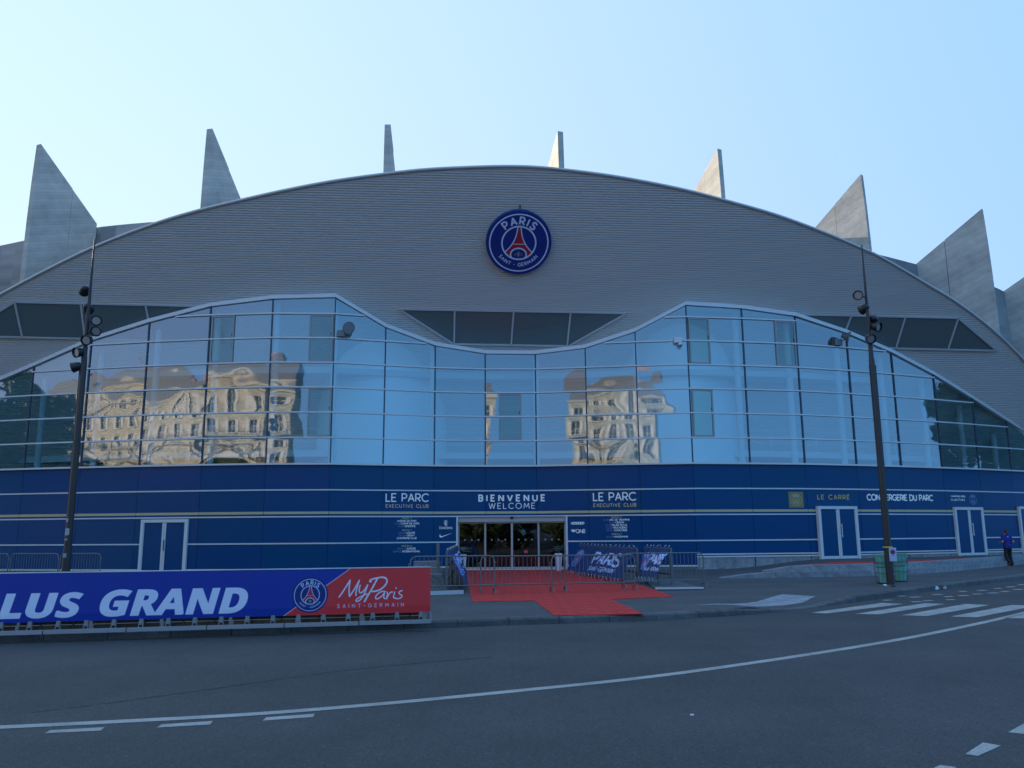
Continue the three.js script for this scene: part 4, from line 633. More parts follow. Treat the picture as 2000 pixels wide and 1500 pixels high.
// ---------------------------------------------------------------- long banner on its frame
{
  const A0 = atY(840, 1216, PAVE), A1 = atY(0, 1240, PAVE), dir = A1.clone().sub(A0).normalize(), n = V(-dir.z, 0, dir.x).multiplyScalar(-1); if (n.z < 0) n.negate();
  const L = 10.2, o = thing('banner_board', 'long blue banner with white slogan and red end panel at the kerb', 'banner');
  const P = (u, y, off = 0) => A0.clone().addScaledVector(dir, u).addScaledVector(n, off).setY(y);
  const yB = 0.315, yT = 1.115, hB = yT - yB, WPX = 2048, HPX = Math.round(WPX * hB / L), k = WPX / L;
  // where photo pixels fall on the board, in canvas pixels
  const pl = P(0, 0), U = (px, py) => { const q = atPlane(px, py, pl, n).sub(pl); return [(L - q.dot(dir)) * k, (yT - (q.y + pl.y)) * k]; };
  const tex = canvas(WPX, HPX, (c) => {
    c.fillStyle = '#083496'; c.fillRect(0, 0, WPX, HPX);
    const [d1x] = U(685, 1110), [d2x] = U(554, 1203);
    c.fillStyle = '#de383a'; c.beginPath(); c.moveTo(d1x, 0); c.lineTo(WPX, 0); c.lineTo(WPX, HPX); c.lineTo(d2x, HPX); c.fill();
    c.strokeStyle = '#e6c6d0'; c.lineWidth = 2.6; c.beginPath(); c.moveTo(d1x, 0); c.lineTo(d2x, HPX); c.stroke();
    const [cx, cy] = U(606, 1162), [c2] = U(640, 1162); c.fillStyle = '#0b1f63'; c.beginPath(); c.arc(cx, cy, (c2 - cx) * 1.02, 0, 7); c.fill(); drawCrest(c, cx, cy, (c2 - cx), { blue: '#0d2a74', red: '#b23044', gold: '#a89a5c', white: '#cdd5f0' });
    // slogan
    const [x0, y0] = U(2, 1163), [x1, y1] = U(492, 1147), [, yb] = U(60, 1208), [, ya] = U(85, 1159), h = yb - ya;
    c.fillStyle = '#dde1f2'; c.font = 'bold 100px sans-serif'; const s1 = 'LUS', s2 = 'GRAND';
    const word = (s, xa, xb, yt, yl) => { const H = (yl - yt), m = c.measureText(s).width; c.save(); c.translate(xa, yl); c.transform((xb - xa - H * 0.22) / m, 0, -0.24 * H / 72, H / 71.5, 0, 0); c.lineWidth = 5; c.strokeStyle = '#dde1f2'; c.lineJoin = 'miter'; c.fillText(s, 0, 0); c.strokeText(s, 0, 0); c.restore(); };
    { const [a, t] = U(-4, 1160), [b] = U(166, 1155), [, lo] = U(20, 1207); word(s1, a, b, t + 2, lo); } { const [a, t] = U(190, 1154), [b] = U(492, 1147), [, lo] = U(240, 1201.5); word(s2, a, b, t, lo); }
    // script
    const SX = (u, v) => { const p = U(lerp(661, 788, u), lerp(1128, 1172, v) ); return p; }, path = (pts, w) => { c.strokeStyle = '#dde1f2'; c.lineWidth = w; c.lineCap = 'round'; c.lineJoin = 'round'; c.beginPath(); pts.forEach((q, i) => { const a = q.map(([u, v]) => SX(u, v)); if (i === 0) c.moveTo(...a[0]); else if (a.length === 3) c.bezierCurveTo(...a[0], ...a[1], ...a[2]); else c.lineTo(...a[0]); }); c.stroke(); };
    path([[[0.01, 0.86]], [[0.08, 0.6], [0.14, 0.3], [0.18, 0.12]], [[0.16, 0.4], [0.16, 0.7], [0.17, 0.84]], [[0.23, 0.6], [0.28, 0.35], [0.32, 0.12]], [[0.29, 0.4], [0.26, 0.66], [0.27, 0.80]]], 5);
    path([[[0.335, 0.34]], [[0.31, 0.55], [0.31, 0.74], [0.36, 0.66]], [[0.40, 0.58], [0.43, 0.42], [0.45, 0.32]], [[0.42, 0.6], [0.36, 1.06], [0.28, 1.06]], [[0.24, 1.0], [0.32, 0.86], [0.44, 0.72]]], 4.6);
    path([[[0.40, 1.06]], [[0.47, 0.7], [0.55, 0.35], [0.60, 0.02]], [[0.48, 0.06], [0.46, 0.2], [0.50, 0.18]]], 6); path([[[0.60, 0.02]], [[0.76, -0.12], [0.80, 0.2], [0.66, 0.5]], [[0.62, 0.58], [0.56, 0.62], [0.52, 0.62]]], 6);
    path([[[0.72, 0.62]], [[0.66, 0.56], [0.56, 0.76], [0.57, 0.92]], [[0.59, 1.02], [0.68, 0.84], [0.71, 0.64]], [[0.69, 0.86], [0.69, 0.98], [0.73, 0.92]]], 4.4); path([[[0.75, 0.64]], [[0.76, 0.8], [0.74, 0.9], [0.74, 0.94]], [[0.76, 0.8], [0.79, 0.62], [0.83, 0.64]]], 4.4); path([[[0.865, 0.64]], [[0.85, 0.78], [0.83, 0.94], [0.87, 0.90]]], 4.4); path([[[0.885, 0.46]], [[0.887, 0.47]]], 5); path([[[0.98, 0.58]], [[0.90, 0.62], [0.93, 0.74], [0.97, 0.78]], [[1.0, 0.88], [0.92, 0.98], [0.88, 0.92]]], 4.4);
    const [ta, tt] = U(659, 1181), [tb] = U(788, 1181), [, tl] = U(659, 1189); drawText(c, 'SAINT-GERMAIN', (ta + tb) / 2, U(724, 1179)[1], 12, 2.4, '#d9bcd0', { track: ((tb - ta) - strWidth('SAINT-GERMAIN', 12, 0)) / 12 });
  });
  const NX = 60, NY = 6, q = [], uv = [], cl = (u, v) => { const w = 0.0015 * Math.sin(u * 1.1) + 0.001 * Math.sin(u * 3.7 + v * 0.6); return P(L * (1 - u / NX * 1), lerp(yB, yT, v / NY) + 0.008 * Math.sin(u * 0.35 + 1) * (v === NY ? 1 : 0), 0.02 + w + (v === 0 ? -0.012 : 0)); };
  for (let i = 0; i < NX; i++) for (let j = 0; j < NY; j++) { q.push([cl(i, j), cl(i + 1, j), cl(i + 1, j + 1), cl(i, j + 1)]); uv.push([[i / NX, j / NY], [(i + 1) / NX, j / NY], [(i + 1) / NX, (j + 1) / NY], [i / NX, (j + 1) / NY]]); }
  mesh('printed_sheet', quads(q, uv), printMat(tex, 0.42), o);
  mesh('board', prism([P(0, yB + 0.01, 0), P(L, yB + 0.01, 0), P(L, yT - 0.01, 0), P(0, yT - 0.01, 0)], n.clone().multiplyScalar(-0.04)), M.galv, o);
  mesh('top_hem', bar(P(0, yT + 0.003, 0.0), P(L, yT + 0.003, 0.0), 0.05, 0.014), M.white, o);
  for (let i = 0; i < 8; i++) mesh('base_rail', bar(P(i * L / 8 + 0.01, PAVE + 0.035, 0.1), P((i + 1) * L / 8 - 0.01, PAVE + 0.035, 0.1), 0.12, 0.06), mat([0.30 + 0.02 * (i % 3), 0.30, 0.30], 0.6), o);
  for (let u = 0.17; u < L; u += 0.43) { const b = group('foot', o); mesh('strut', [bar(P(u - 0.035, PAVE + 0.06, 0.05), P(u - 0.035, 0.3, -0.02), 0.014, 0.02), bar(P(u + 0.035, PAVE + 0.06, 0.05), P(u + 0.035, 0.3, -0.02), 0.014, 0.02)], M.galv, b); mesh('clip', prism([P(u - 0.032, 0.235, 0.045), P(u + 0.032, 0.235, 0.045), P(u + 0.032, 0.33, 0.02), P(u - 0.032, 0.33, 0.02)], n.clone().multiplyScalar(-0.015)), M.galv, b); }
  mesh('end_post', [bar(P(0.03, PAVE, -0.02), P(0.03, yT, -0.02), 0.05, 0.05), bar(P(0.0, PAVE, 0.12), P(0.0, yB, 0.0), 0.03, 0.03)], M.galv, o);
  // timber rack standing behind it
  const t = thing('timber_rack', 'brown timber planks stacked low behind the banner', 'timber', [0, 0, 0]);
  for (let i = 0; i < 9; i++) { const u0 = i * 1.13 + 0.1, u1 = u0 + 1.09; for (const [y, z, h] of [[0.19, -0.16, 0.1], [0.30, -0.17, 0.09], [0.43, -0.18, 0.12]]) mesh('plank', bar(P(u0 + rr(0, 0.03), y, z), P(u1 - rr(0, 0.03), y, z), 0.035, h), M.timber[Math.floor(rnd() * 3)], t); for (const u of [u0 + 0.25, u0 + 0.75]) mesh('batten', bar(P(u, PAVE + 0.002, -0.135), P(u, 0.52, -0.135), 0.02, 0.05, n), M.timber[Math.floor(rnd() * 3)], t); }
}

// ---------------------------------------------------------------- crowd barriers
function barrier(a, b, h, label, grp) {
  const o = thing('crowd_barrier', label, 'barrier', [a.x, a.y, a.z], grp), d = b.clone().sub(a), L = d.length(); d.y = 0; d.normalize();
  const P = (u, y, z = 0) => V(d.x * u - d.z * z, y, d.z * u + d.x * z), r = 0.15, y0 = h * 0.24;
  mesh('frame', [tube([P(0, 0.05), P(0, h - r), P(r * 0.3, h - r * 0.3), P(r, h), P(L / 2, h), P(L - r, h), P(L - r * 0.3, h - r * 0.3), P(L, h - r), P(L, 0.05)], 0.019, 60, 8), rod(P(0, y0), P(L, y0), 0.016)], M.galv, o);
  const n = Math.round(L / 0.115); for (let k = 1; k < n; k++) mesh('bar', rod(P(k * L / n, y0), P(k * L / n, h - (k === 1 || k === n - 1 ? 0.02 : 0)), 0.0075, 0.0075, 6), M.galv, o);
  for (const u of [0.0, L]) mesh('foot', tube([P(u, 0.14), P(u, 0.15, -0.08), P(u, 0.12, -0.17), P(u, 0.012, -0.20)], 0.017, 10, 6).clone(), M.galv, o), mesh('foot', tube([P(u, 0.14), P(u, 0.15, 0.08), P(u, 0.12, 0.17), P(u, 0.012, 0.20)], 0.017, 10, 6), M.galv, o);
  mesh('hook', [rod(P(L, h * 0.82), P(L + 0.05, h * 0.82), 0.012), rod(P(0, h * 0.82), P(-0.05, h * 0.82), 0.012), rod(P(-0.05, h * 0.82), P(-0.05, h * 0.7), 0.01)], M.galv, o);
}
const G3 = (x, y) => atY(x, y, PAVE);
barrier(G3(801, 1164), G3(966, 1160.5), 1.0, 'steel crowd barrier overlapping the red end of the long banner', 'barriers across the carpet');
barrier(G3(939, 1159.5), G3(1104, 1157), 0.98, 'steel crowd barrier in front of the sliding doors across the red carpet', 'barriers across the carpet');
barrier(G3(1078, 1157.5), G3(1241, 1154), 0.98, 'steel crowd barrier in front of the lettered fabric banners', 'barriers across the carpet');
barrier(G3(1219, 1152), G3(1376, 1149), 1.0, 'steel crowd barrier reaching past the carpet onto bare pavement', 'barriers across the carpet');
{ const z = -31, B3 = (x) => { const p = atZ(x, 1085, z); return V(p.x, PAVE, z + (x - 60) * 0.004); }; for (const [x0, x1, lab] of [[-85, 11, 'steel crowd barrier farthest from the white double door behind the banner'], [17, 122, 'steel crowd barrier partly behind the sticker covered lamp post'], [126, 213, 'steel crowd barrier between the lamp post and the white double door']]) barrier(B3(x0), B3(x1), 0.98, lab, 'barriers behind the banner'); }

// ---------------------------------------------------------------- railings with cloth banners beside the carpet
function cloth(name, c, m, parent, amp, th = 0.004) { // c = TL, TR, BR, BL
  const NX = 28, NY = 14, q = [], uv = [], n = c[1].clone().sub(c[0]).cross(c[3].clone().sub(c[0])).normalize();
  const S = (u, v) => c[0].clone().lerp(c[1], u).lerp(c[3].clone().lerp(c[2], u), v).addScaledVector(n, amp * Math.sin(v * 3.14) * (Math.sin(u * 34 + v * 6) * 0.5 + 0.7 * Math.sin(u * 15 - v * 9 + 1)) * (0.5 + u * 0.5) + 0.10 * amp * Math.sin(u * 61 + v * 17));
  for (let i = 0; i < NX; i++) for (let j = 0; j < NY; j++) { q.push([S(i / NX, (j + 1) / NY), S((i + 1) / NX, (j + 1) / NY), S((i + 1) / NX, j / NY), S(i / NX, j / NY)]); uv.push([[i / NX, 1 - (j + 1) / NY], [(i + 1) / NX, 1 - (j + 1) / NY], [(i + 1) / NX, 1 - j / NY], [i / NX, 1 - j / NY]]); }
  return mesh(name, quads(q, uv), m, parent);
}
function railing(a, b, h, label, posts = 5) {
  const o = thing('handrail', label, 'handrail', [a.x, a.y, a.z]), d = b.clone().sub(a), P = (u, y) => V(d.x * u, y, d.z * u);
  for (let k = 0; k < posts; k++) mesh('post', bar(P(k / (posts - 1), 0), P(k / (posts - 1), h), 0.06, 0.06, d), M.galv, o);
  for (const y of [h, h * 0.66, h * 0.33]) mesh('rail', bar(P(0, y), P(1, y), 0.045, 0.045), M.galv, o);
  return o;
}
const bannerTex = canvas(1024, 256, (c, w, h) => { c.fillStyle = '#0e3566'; c.fillRect(0, 0, w, h); c.save(); c.transform(1, 0, -0.2, 1, 40, 0); drawCrest(c, 92, 128, 84, { blue: '#1b4794', white: '#b9c8ea', red: '#a34a62' }); drawText(c, 'PARIS', 640, 66, 96, 22, '#b4c4ea', { track: 18, wide: 1.35 }); drawText(c, 'SAINT-GERMAIN', 640, 186, 36, 8, '#b4c4ea', { track: 12 }); c.restore(); });
const bannerTex2 = canvas(512, 320, (c, w, h) => { c.fillStyle = '#0e3566'; c.fillRect(0, 0, w, h); c.save(); drawCrest(c, 110, 150, 96, { blue: '#2a5fb0', white: '#b9c8ea', red: '#b0506a' }); drawText(c, 'PARIS', 356, 74, 104, 24, '#b4c4ea', { track: 12, slant: 0.1 }); drawText(c, 'SAINT-GERMAIN', 356, 214, 36, 8, '#b4c4ea', { track: 8 }); c.restore(); });
function ties(parent, a, b, n, drop) { // cord loops along an edge
  for (let k = 0; k < n; k++) { const p = a.clone().lerp(b, (k + 0.5) / n); mesh('tie_cord', tube([p.clone().add(V(-0.02, 0.02, 0.02)), p.clone().add(V(rr(-0.03, 0.03), drop * 0.5, 0.03)), p.clone().add(V(rr(-0.05, 0.05), drop, 0.02))], 0.007, 6, 4), M.white, parent); }
}
{
  const r0 = G3(1133, 1119), r1 = G3(1246, 1141); railing(r0, r1, 1.1, 'metal handrail on the planter side of the lettered banners', 6);
  const o = thing('cloth_banner', 'long crumpled blue banner with white lettering along the carpet', 'banner', [0, 0, 0]), h = PAVE + 1.12;
  const off = V(-0.55, 0, 0.1), TL = r0.clone().setY(h), TR = r1.clone().setY(h), BL = r0.clone().add(off).setY(PAVE + 0.12), BR = r1.clone().add(off).setY(PAVE + 0.16);
  cloth('cloth', [TL, TR, BR, BL], printMat(bannerTex, 0.75), o, 0.05); ties(o, TL, TR, 14, 0.07); ties(o, BL, BR, 16, -0.1);
  const q0 = G3(1263, 1139), q1 = G3(1313, 1147); railing(q0, q1, 1.12, 'short metal handrail with banner at the end of the carpet', 3);
  const o2 = thing('cloth_banner', 'short blue banner with round crest hung beside the carpet end', 'banner', [0, 0, 0]);
  const a = q0.clone().setY(h + 0.03), b = q1.clone().setY(h + 0.03), c = b.clone().add(V(-0.55, 0, 0.12)).setY(PAVE + 0.28), d = a.clone().add(V(-0.42, 0, 0.25)).setY(PAVE + 0.22);
  cloth('cloth', [a, b, c, d], printMat(bannerTex2, 0.75), o2, 0.045); ties(o2, a, b, 7, 0.06); ties(o2, d, c, 6, -0.1);
  const pl = thing('ramp_platform', 'thin metal ramp plate on the pavement beside the short banner', 'ramp', [0, 0, 0]), pp = [[1280, 1150], [1374, 1149], [1312, 1131], [1262, 1134]].map(([x, y]) => atY(x, y, PAVE + 0.045)); mesh('plate', prism(pp, V(0, -0.04, 0)), M.galv, pl); mesh('edge', bar(pp[0].clone().add(V(0, 0.012, 0.03)), pp[1].clone().add(V(0, 0.012, 0.03)), 0.04, 0.05), M.silver, pl);
  // left side
  const l0 = G3(872, 1158), l1 = G3(893, 1121); railing(l0, l1, 1.1, 'metal handrail beside the left planter and steps', 6);
  const o3 = thing('cloth_banner', 'narrow blue banner seen edge on beside the planter', 'banner', [0, 0, 0]); const e0 = l0.clone().setY(h), e1 = l1.clone().setY(h); cloth('cloth', [e0, e1, l1.clone().add(V(0.35, 0, 0)).setY(PAVE + 0.2), l0.clone().add(V(0.62, 0, 0.05)).setY(PAVE + 0.12)], printMat(bannerTex2, 0.75), o3, 0.06); ties(o3, e0, e1, 12, 0.07);
  const rp = thing('slatted_ramp', 'slatted metal ramp and steps between the banner and the carpet', 'ramp', [0, 0, 0]), f0 = G3(815, 1163), f1 = G3(905, 1160), bk = V(-0.75, 0, -5.4); mesh('edge', bar(f0.clone().setY(PAVE + 0.05), f1.clone().setY(PAVE + 0.05), 0.06, 0.1), M.silver, rp);
  for (let k = 0; k < 14; k++) { const p = f0.clone().lerp(f1, 0.03 + k * 0.045).setY(PAVE + 0.09); mesh('slat', bar(p, p.clone().addScaledVector(bk, 0.5).setY(PAVE + 0.30), 0.035, 0.03), M.galv, rp); } for (let k = 0; k < 3; k++) { const z = 0.5 + k * 0.12, y = PAVE + 0.4 + k * 0.17; mesh('step', prism([f0.clone().addScaledVector(bk, z).setY(y), f0.clone().lerp(f1, 0.66).addScaledVector(bk, z).setY(y), f0.clone().lerp(f1, 0.66).addScaledVector(bk, z + 0.14).setY(y), f0.clone().addScaledVector(bk, z + 0.14).setY(y)], V(0, -(y - PAVE), 0)), M.granite[0], rp); }
  mesh('plate', prism([f0.clone().lerp(f1, 0.68).setY(PAVE + 0.04), f1.clone().setY(PAVE + 0.04), f1.clone().addScaledVector(bk, 0.5).setY(PAVE + 0.05), f0.clone().lerp(f1, 0.68).addScaledVector(bk, 0.5).setY(PAVE + 0.05)], V(0, -0.03, 0)), mat([0.1, 0.1, 0.1], 0.7), rp);
  const pt = G3(849, 1150); mesh('gate_post', bar(V(pt.x, PAVE, pt.z - 1), V(pt.x, PAVE + 1.3, pt.z - 1), 0.09, 0.09, V(0, 0, 1)), M.galv, rp);
}
// planters
function planter(px, py, label) {
  const b = G3(px, py), o = thing('planter', label, 'planter', [b.x, b.y, b.z], 'white planters at the doors');
  mesh('pot', new THREE.LatheGeometry([[0, 0], [0.145, 0], [0.15, 0.02], [0.215, 0.70], [0.225, 0.74], [0.20, 0.74], [0.19, 0.68], [0, 0.68]].map(([x, y]) => new THREE.Vector2(x, y)), 4, Math.PI / 4), M.pot, o).geometry.computeVertexNormals();
  mesh('trunk', rod(V(0, 0.66, 0), V(0.02, 0.86, 0.01), 0.04, 0.03), M.bark, o);
  for (let k = 0; k < 15; k++) { const a = k * 2.4, e = rr(0.25, 1.25), L = rr(0.32, 0.5), pts = [], q = []; for (let j = 0; j <= 5; j++) { const t = j / 5; pts.push(V(0.02 + Math.cos(a) * L * t * Math.cos(e), 0.85 + L * t * Math.sin(e) - 0.16 * t * t, 0.01 + Math.sin(a) * L * t * Math.cos(e))); }
    const s = V(-Math.sin(a), 0, Math.cos(a)); for (let j = 1; j < 5; j++) for (const z of [-1, 1]) { const p = pts[j], e2 = p.clone().addScaledVector(s, z * 0.13).add(pts[j + 1].clone().sub(pts[j]).multiplyScalar(1.3)); q.push([p, p.clone().lerp(pts[j + 1], 0.4), e2, e2.clone().add(V(0, -0.008, 0))]); } for (let j = 0; j < 5; j++) q.push([pts[j].clone().addScaledVector(s, 0.012), pts[j].clone().addScaledVector(s, -0.012), pts[j + 1].clone().addScaledVector(s, -0.008), pts[j + 1].clone().addScaledVector(s, 0.008)]); mesh('frond', quads(q), M.palm, o); }
}
planter(904, 1118, 'white tapered planter with a palm by the left door jamb'); planter(1091, 1115, 'white tapered planter with a palm beside the lettered banners');

// litter
{ const lit = (px, py, y, s, label, col) => { const p = atY(px, py, y), o = new THREE.IcosahedronGeometry(s, 2), a = o.attributes.position; for (let i = 0; i < a.count; i++) { const x = a.getX(i) / s, yy = a.getY(i) / s, z = a.getZ(i) / s, k = 0.75 + 0.35 * Math.sin(x * 9 + z * 4) * Math.sin(yy * 8 + z * 11 + px); a.setXYZ(i, x * s * k * 1.5, Math.max(0, yy * s * k * 0.7 + s * 0.45), z * s * k); } o.computeVertexNormals(); const m = mesh('crumpled_paper', o, mat(col, 0.8)); m.position.set(p.x, p.y + 0.001, p.z); tag(m, label, 'litter', 'litter by the kerb'); };
  lit(1824, 1153, 0, 0.13, 'white crumpled paper bag in the gutter', [0.7, 0.7, 0.72]); lit(1842, 1151, 0, 0.09, 'small grey crumpled paper beside the white paper bag', [0.45, 0.44, 0.43]); lit(1729, 1144.5, PAVE, 0.045, 'tiny white scrap of paper at the foot of the green bin', [0.75, 0.75, 0.75]); lit(1744, 1147, PAVE, 0.06, 'small dark scrap on the pavement by the lamp post', [0.05, 0.05, 0.06]); lit(1352, 1398, 0, 0.016, 'tiny white scrap lying alone on the asphalt', [0.75, 0.75, 0.75]); lit(1120, 1215, 0, 0.03, 'pale leaf scrap in the gutter below the carpet', [0.4, 0.38, 0.34]); }
// ---------------------------------------------------------------- person jogging away along the terrace wall
{
  const cap = (p, a, b, ra, rb) => { const ab = b.clone().sub(a), t = THREE.MathUtils.clamp(p.clone().sub(a).dot(ab) / ab.lengthSq(), 0, 1); return p.distanceTo(a.clone().addScaledVector(ab, t)) - lerp(ra, rb, t); };
  const smin = (a, b, k) => { const h = Math.max(k - Math.abs(a - b), 0) / k; return Math.min(a, b) - h * h * k * 0.25; };
  const field = (fn, c, half, res) => { const mc = new MarchingCubes(res, M.dark, false, false, 60000); mc.isolation = 0; const p = V(0, 0, 0); for (let z = 0; z < res; z++) for (let y = 0; y < res; y++) for (let x = 0; x < res; x++) { p.set(c.x + (x - res / 2) / (res / 2) * half, c.y + (y - res / 2) / (res / 2) * half, c.z + (z - res / 2) / (res / 2) * half); mc.field[x + y * res + z * res * res] = -fn(p); } mc.update(); const n = mc.count, g = new THREE.BufferGeometry(); g.setAttribute('position', new THREE.Float32BufferAttribute(mc.positionArray.slice(0, n * 3), 3)); g.setAttribute('normal', new THREE.Float32BufferAttribute(mc.normalArray.slice(0, n * 3), 3)); g.scale(half, half, half).translate(c.x, c.y, c.z); g.computeVertexNormals(); return g; };
  const J = { hip: V(0, 0.86, 0), chest: V(0, 1.18, -0.03), neck: V(0.0, 1.36, -0.04), head: V(0.02, 1.50, -0.06), sL: V(-0.16, 1.31, -0.03), sR: V(0.16, 1.31, -0.03), eL: V(-0.24, 1.06, 0.07), eR: V(0.25, 1.06, 0.06), wL: V(-0.21, 1.02, -0.16), wR: V(0.19, 1.0, -0.17), hL: V(-0.085, 0.84, 0), hR: V(0.085, 0.84, 0), kL: V(-0.10, 0.47, -0.02), kR: V(0.12, 0.47, -0.10), aL: V(-0.10, 0.14, 0.20), aR: V(0.14, 0.075, -0.02) };
  const limbs = (p, list, k) => list.reduce((d, [a, b, ra, rb]) => smin(d, cap(p, a, b, ra, rb), k), 9);
  const fingers = (w, s) => [0, 1, 2, 3].map((i) => [V(w.x + s * (0.012 * i - 0.02), w.y - 0.005, w.z - 0.06), V(w.x + s * (0.012 * i - 0.02), w.y - 0.035, w.z - 0.085 + 0.006 * i), 0.0095, 0.008]);
  const body = [[J.hip, J.chest, 0.125, 0.12], [J.chest, J.neck, 0.12, 0.055], [J.neck, J.head, 0.05, 0.052], [J.sL, J.sR, 0.062, 0.062], [J.sL, J.eL, 0.05, 0.038], [J.sR, J.eR, 0.05, 0.038], [J.eL, J.wL, 0.037, 0.025], [J.eR, J.wR, 0.037, 0.025], [J.hL, J.kL, 0.085, 0.055], [J.hR, J.kR, 0.085, 0.055], [J.kL, J.aL, 0.052, 0.034], [J.kR, J.aR, 0.052, 0.034]];
  const hands = [[J.wL, V(J.wL.x, J.wL.y, J.wL.z - 0.06), 0.026, 0.03], [J.wR, V(J.wR.x, J.wR.y, J.wR.z - 0.06), 0.026, 0.03], [V(J.wL.x + 0.02, J.wL.y + 0.01, J.wL.z - 0.02), V(J.wL.x + 0.045, J.wL.y + 0.015, J.wL.z - 0.06), 0.011, 0.009], [V(J.wR.x - 0.02, J.wR.y + 0.01, J.wR.z - 0.02), V(J.wR.x - 0.045, J.wR.y + 0.015, J.wR.z - 0.06), 0.011, 0.009], ...fingers(J.wL, 1), ...fingers(J.wR, 1)];
  const headF = (p) => { const q = p.clone().sub(J.head); let d = Math.hypot(q.x / 0.072, q.y / 0.105, q.z / 0.09) * 0.08 - 0.08; d = smin(d, cap(p, V(0.02, 1.485, -0.145), V(0.02, 1.47, -0.162), 0.012, 0.015), 0.02); for (const s of [-1, 1]) { d = smin(d, cap(p, V(0.02 + s * 0.074, 1.505, -0.05), V(0.02 + s * 0.076, 1.475, -0.05), 0.014, 0.01), 0.012); d = smin(d, cap(p, V(0.02 + s * 0.03, 1.512, -0.135), V(0.02 + s * 0.031, 1.512, -0.137), 0.012, 0.012), 0.01); } return smin(d, cap(p, V(0.005, 1.445, -0.135), V(0.035, 1.445, -0.135), 0.01, 0.01), 0.015); };
  const o = thing('person', 'person jogging away in a blue shirt and dark trousers beside the terrace wall', 'person', atY(1972, 1105, PAVE).toArray());
  const skin = mat([0.42, 0.24, 0.17], 0.6), blue = mat([0.012, 0.02, 0.22], 0.8), pants = mat([0.012, 0.014, 0.02], 0.85);
  mesh('body', field((p) => smin(limbs(p, body, 0.05), smin(headF(p), limbs(p, hands, 0.008), 0.001), 0.03), V(0, 0.82, 0), 0.84, 96), skin, o);
  mesh('shirt', field((p) => Math.max(limbs(p, [[J.hip, J.chest, 0.15, 0.142], [V(0, 0.80, 0), J.hip, 0.15, 0.15], [J.chest, V(0, 1.32, -0.035), 0.142, 0.072], [J.sL, J.sR, 0.075, 0.075], [J.sL, J.sL.clone().lerp(J.eL, 0.62), 0.068, 0.062], [J.sR, J.sR.clone().lerp(J.eR, 0.62), 0.068, 0.062]], 0.06), 0.80 - p.y, p.y - 1.395) + 0.006 * Math.sin(p.y * 40 + p.x * 25), V(0, 1.1, 0), 0.42, 64), blue, o);
  mesh('trousers', field((p) => Math.max(limbs(p, [[J.hip, V(0, 0.80, 0.01), 0.135, 0.135], [J.hL, J.kL, 0.102, 0.076], [J.hR, J.kR, 0.102, 0.076], [J.kL, J.aL, 0.074, 0.066], [J.kR, J.aR, 0.074, 0.066]], 0.04), p.y - 0.9) + 0.005 * Math.sin(p.y * 34 + p.z * 20), V(0, 0.48, 0.03), 0.5, 72), pants, o);
  mesh('hair', field((p) => { const q = p.clone().sub(V(0.02, 1.525, -0.045)); let d = Math.hypot(q.x / 0.082, q.y / 0.095, q.z / 0.094) * 0.085 - 0.085; d = Math.max(d, -(p.z + 0.115)); return smin(d, limbs(p, [[V(0.01, 1.53, 0.045), V(-0.02, 1.47, 0.10), 0.035, 0.034], [V(-0.02, 1.47, 0.10), V(-0.04, 1.36, 0.09), 0.034, 0.014]], 0.03), 0.02) + 0.004 * Math.sin(p.x * 160); }, V(0, 1.48, 0), 0.2, 48), mat([0.07, 0.03, 0.018], 0.6), o);
  mesh('shoe', field((p) => Math.max(limbs(p, [[V(-0.10, 0.12, 0.215), V(-0.10, 0.035, 0.12), 0.045, 0.04], [V(-0.10, 0.035, 0.12), V(-0.10, 0.03, 0.05), 0.038, 0.03]], 0.03), -p.y), V(-0.1, 0.1, 0.12), 0.2, 40), mat([0.4, 0.13, 0.04], 0.6), o);
  mesh('shoe', field((p) => Math.max(limbs(p, [[V(0.14, 0.05, 0.0), V(0.145, 0.04, -0.17), 0.046, 0.036]], 0.03), -p.y), V(0.14, 0.08, -0.08), 0.2, 40), mat([0.06, 0.05, 0.06], 0.6), o);
  mesh('shirt_print', quads([[V(-0.045, 1.27, 0.118), V(0.03, 1.27, 0.118), V(0.02, 1.31, 0.105), V(-0.035, 1.31, 0.105)]]), mat([0.35, 0.38, 0.5], 0.8), o);
}

// ---------------------------------------------------------------- the other side of the street, mirrored in the glass
function crownGeo(rx, ry, n, sd) {
  let s = sd; const R = () => { s = (s * 1664525 + 1013904223) >>> 0; return s / 4294967296; }, p = [], clumps = [];
  for (let k = 0; k < 26; k++) { const a = R() * 6.283, e = Math.acos(2 * R() - 1), r = 0.45 + 0.5 * R(); clumps.push([Math.sin(e) * Math.cos(a) * rx * r, Math.cos(e) * ry * r, Math.sin(e) * Math.sin(a) * rx * r, rx * (0.22 + 0.2 * R())]); }
  for (let i = 0; i < n; i++) { const c = clumps[Math.floor(R() * 26)], a = R() * 6.283, e = Math.acos(2 * R() - 1), r = Math.cbrt(R()) * c[3], x = c[0] + r * Math.sin(e) * Math.cos(a), y = c[1] + r * Math.cos(e) * 0.8, z = c[2] + r * Math.sin(e) * Math.sin(a), L = 0.2 + 0.2 * R(), u = V(R() - 0.5, R() - 0.5, R() - 0.5).normalize(), v = V(R() - 0.5, R() - 0.5, R() - 0.5).cross(u).normalize(); const A = V(x, y, z), q = [A.clone().addScaledVector(u, -L), A.clone().addScaledVector(v, -L * 0.5), A.clone().addScaledVector(u, L), A.clone().addScaledVector(v, L * 0.5)]; for (const k of [0, 1, 2, 0, 2, 3]) p.push(q[k].x, q[k].y, q[k].z); }
  const g = new THREE.BufferGeometry(); g.setAttribute('position', new THREE.Float32BufferAttribute(p, 3)); g.computeVertexNormals(); return g;
}
const crowns = [crownGeo(3.6, 3.6, 5200, 5), crownGeo(3.4, 4.2, 5200, 91), crownGeo(4.2, 3.4, 5600, 333)];
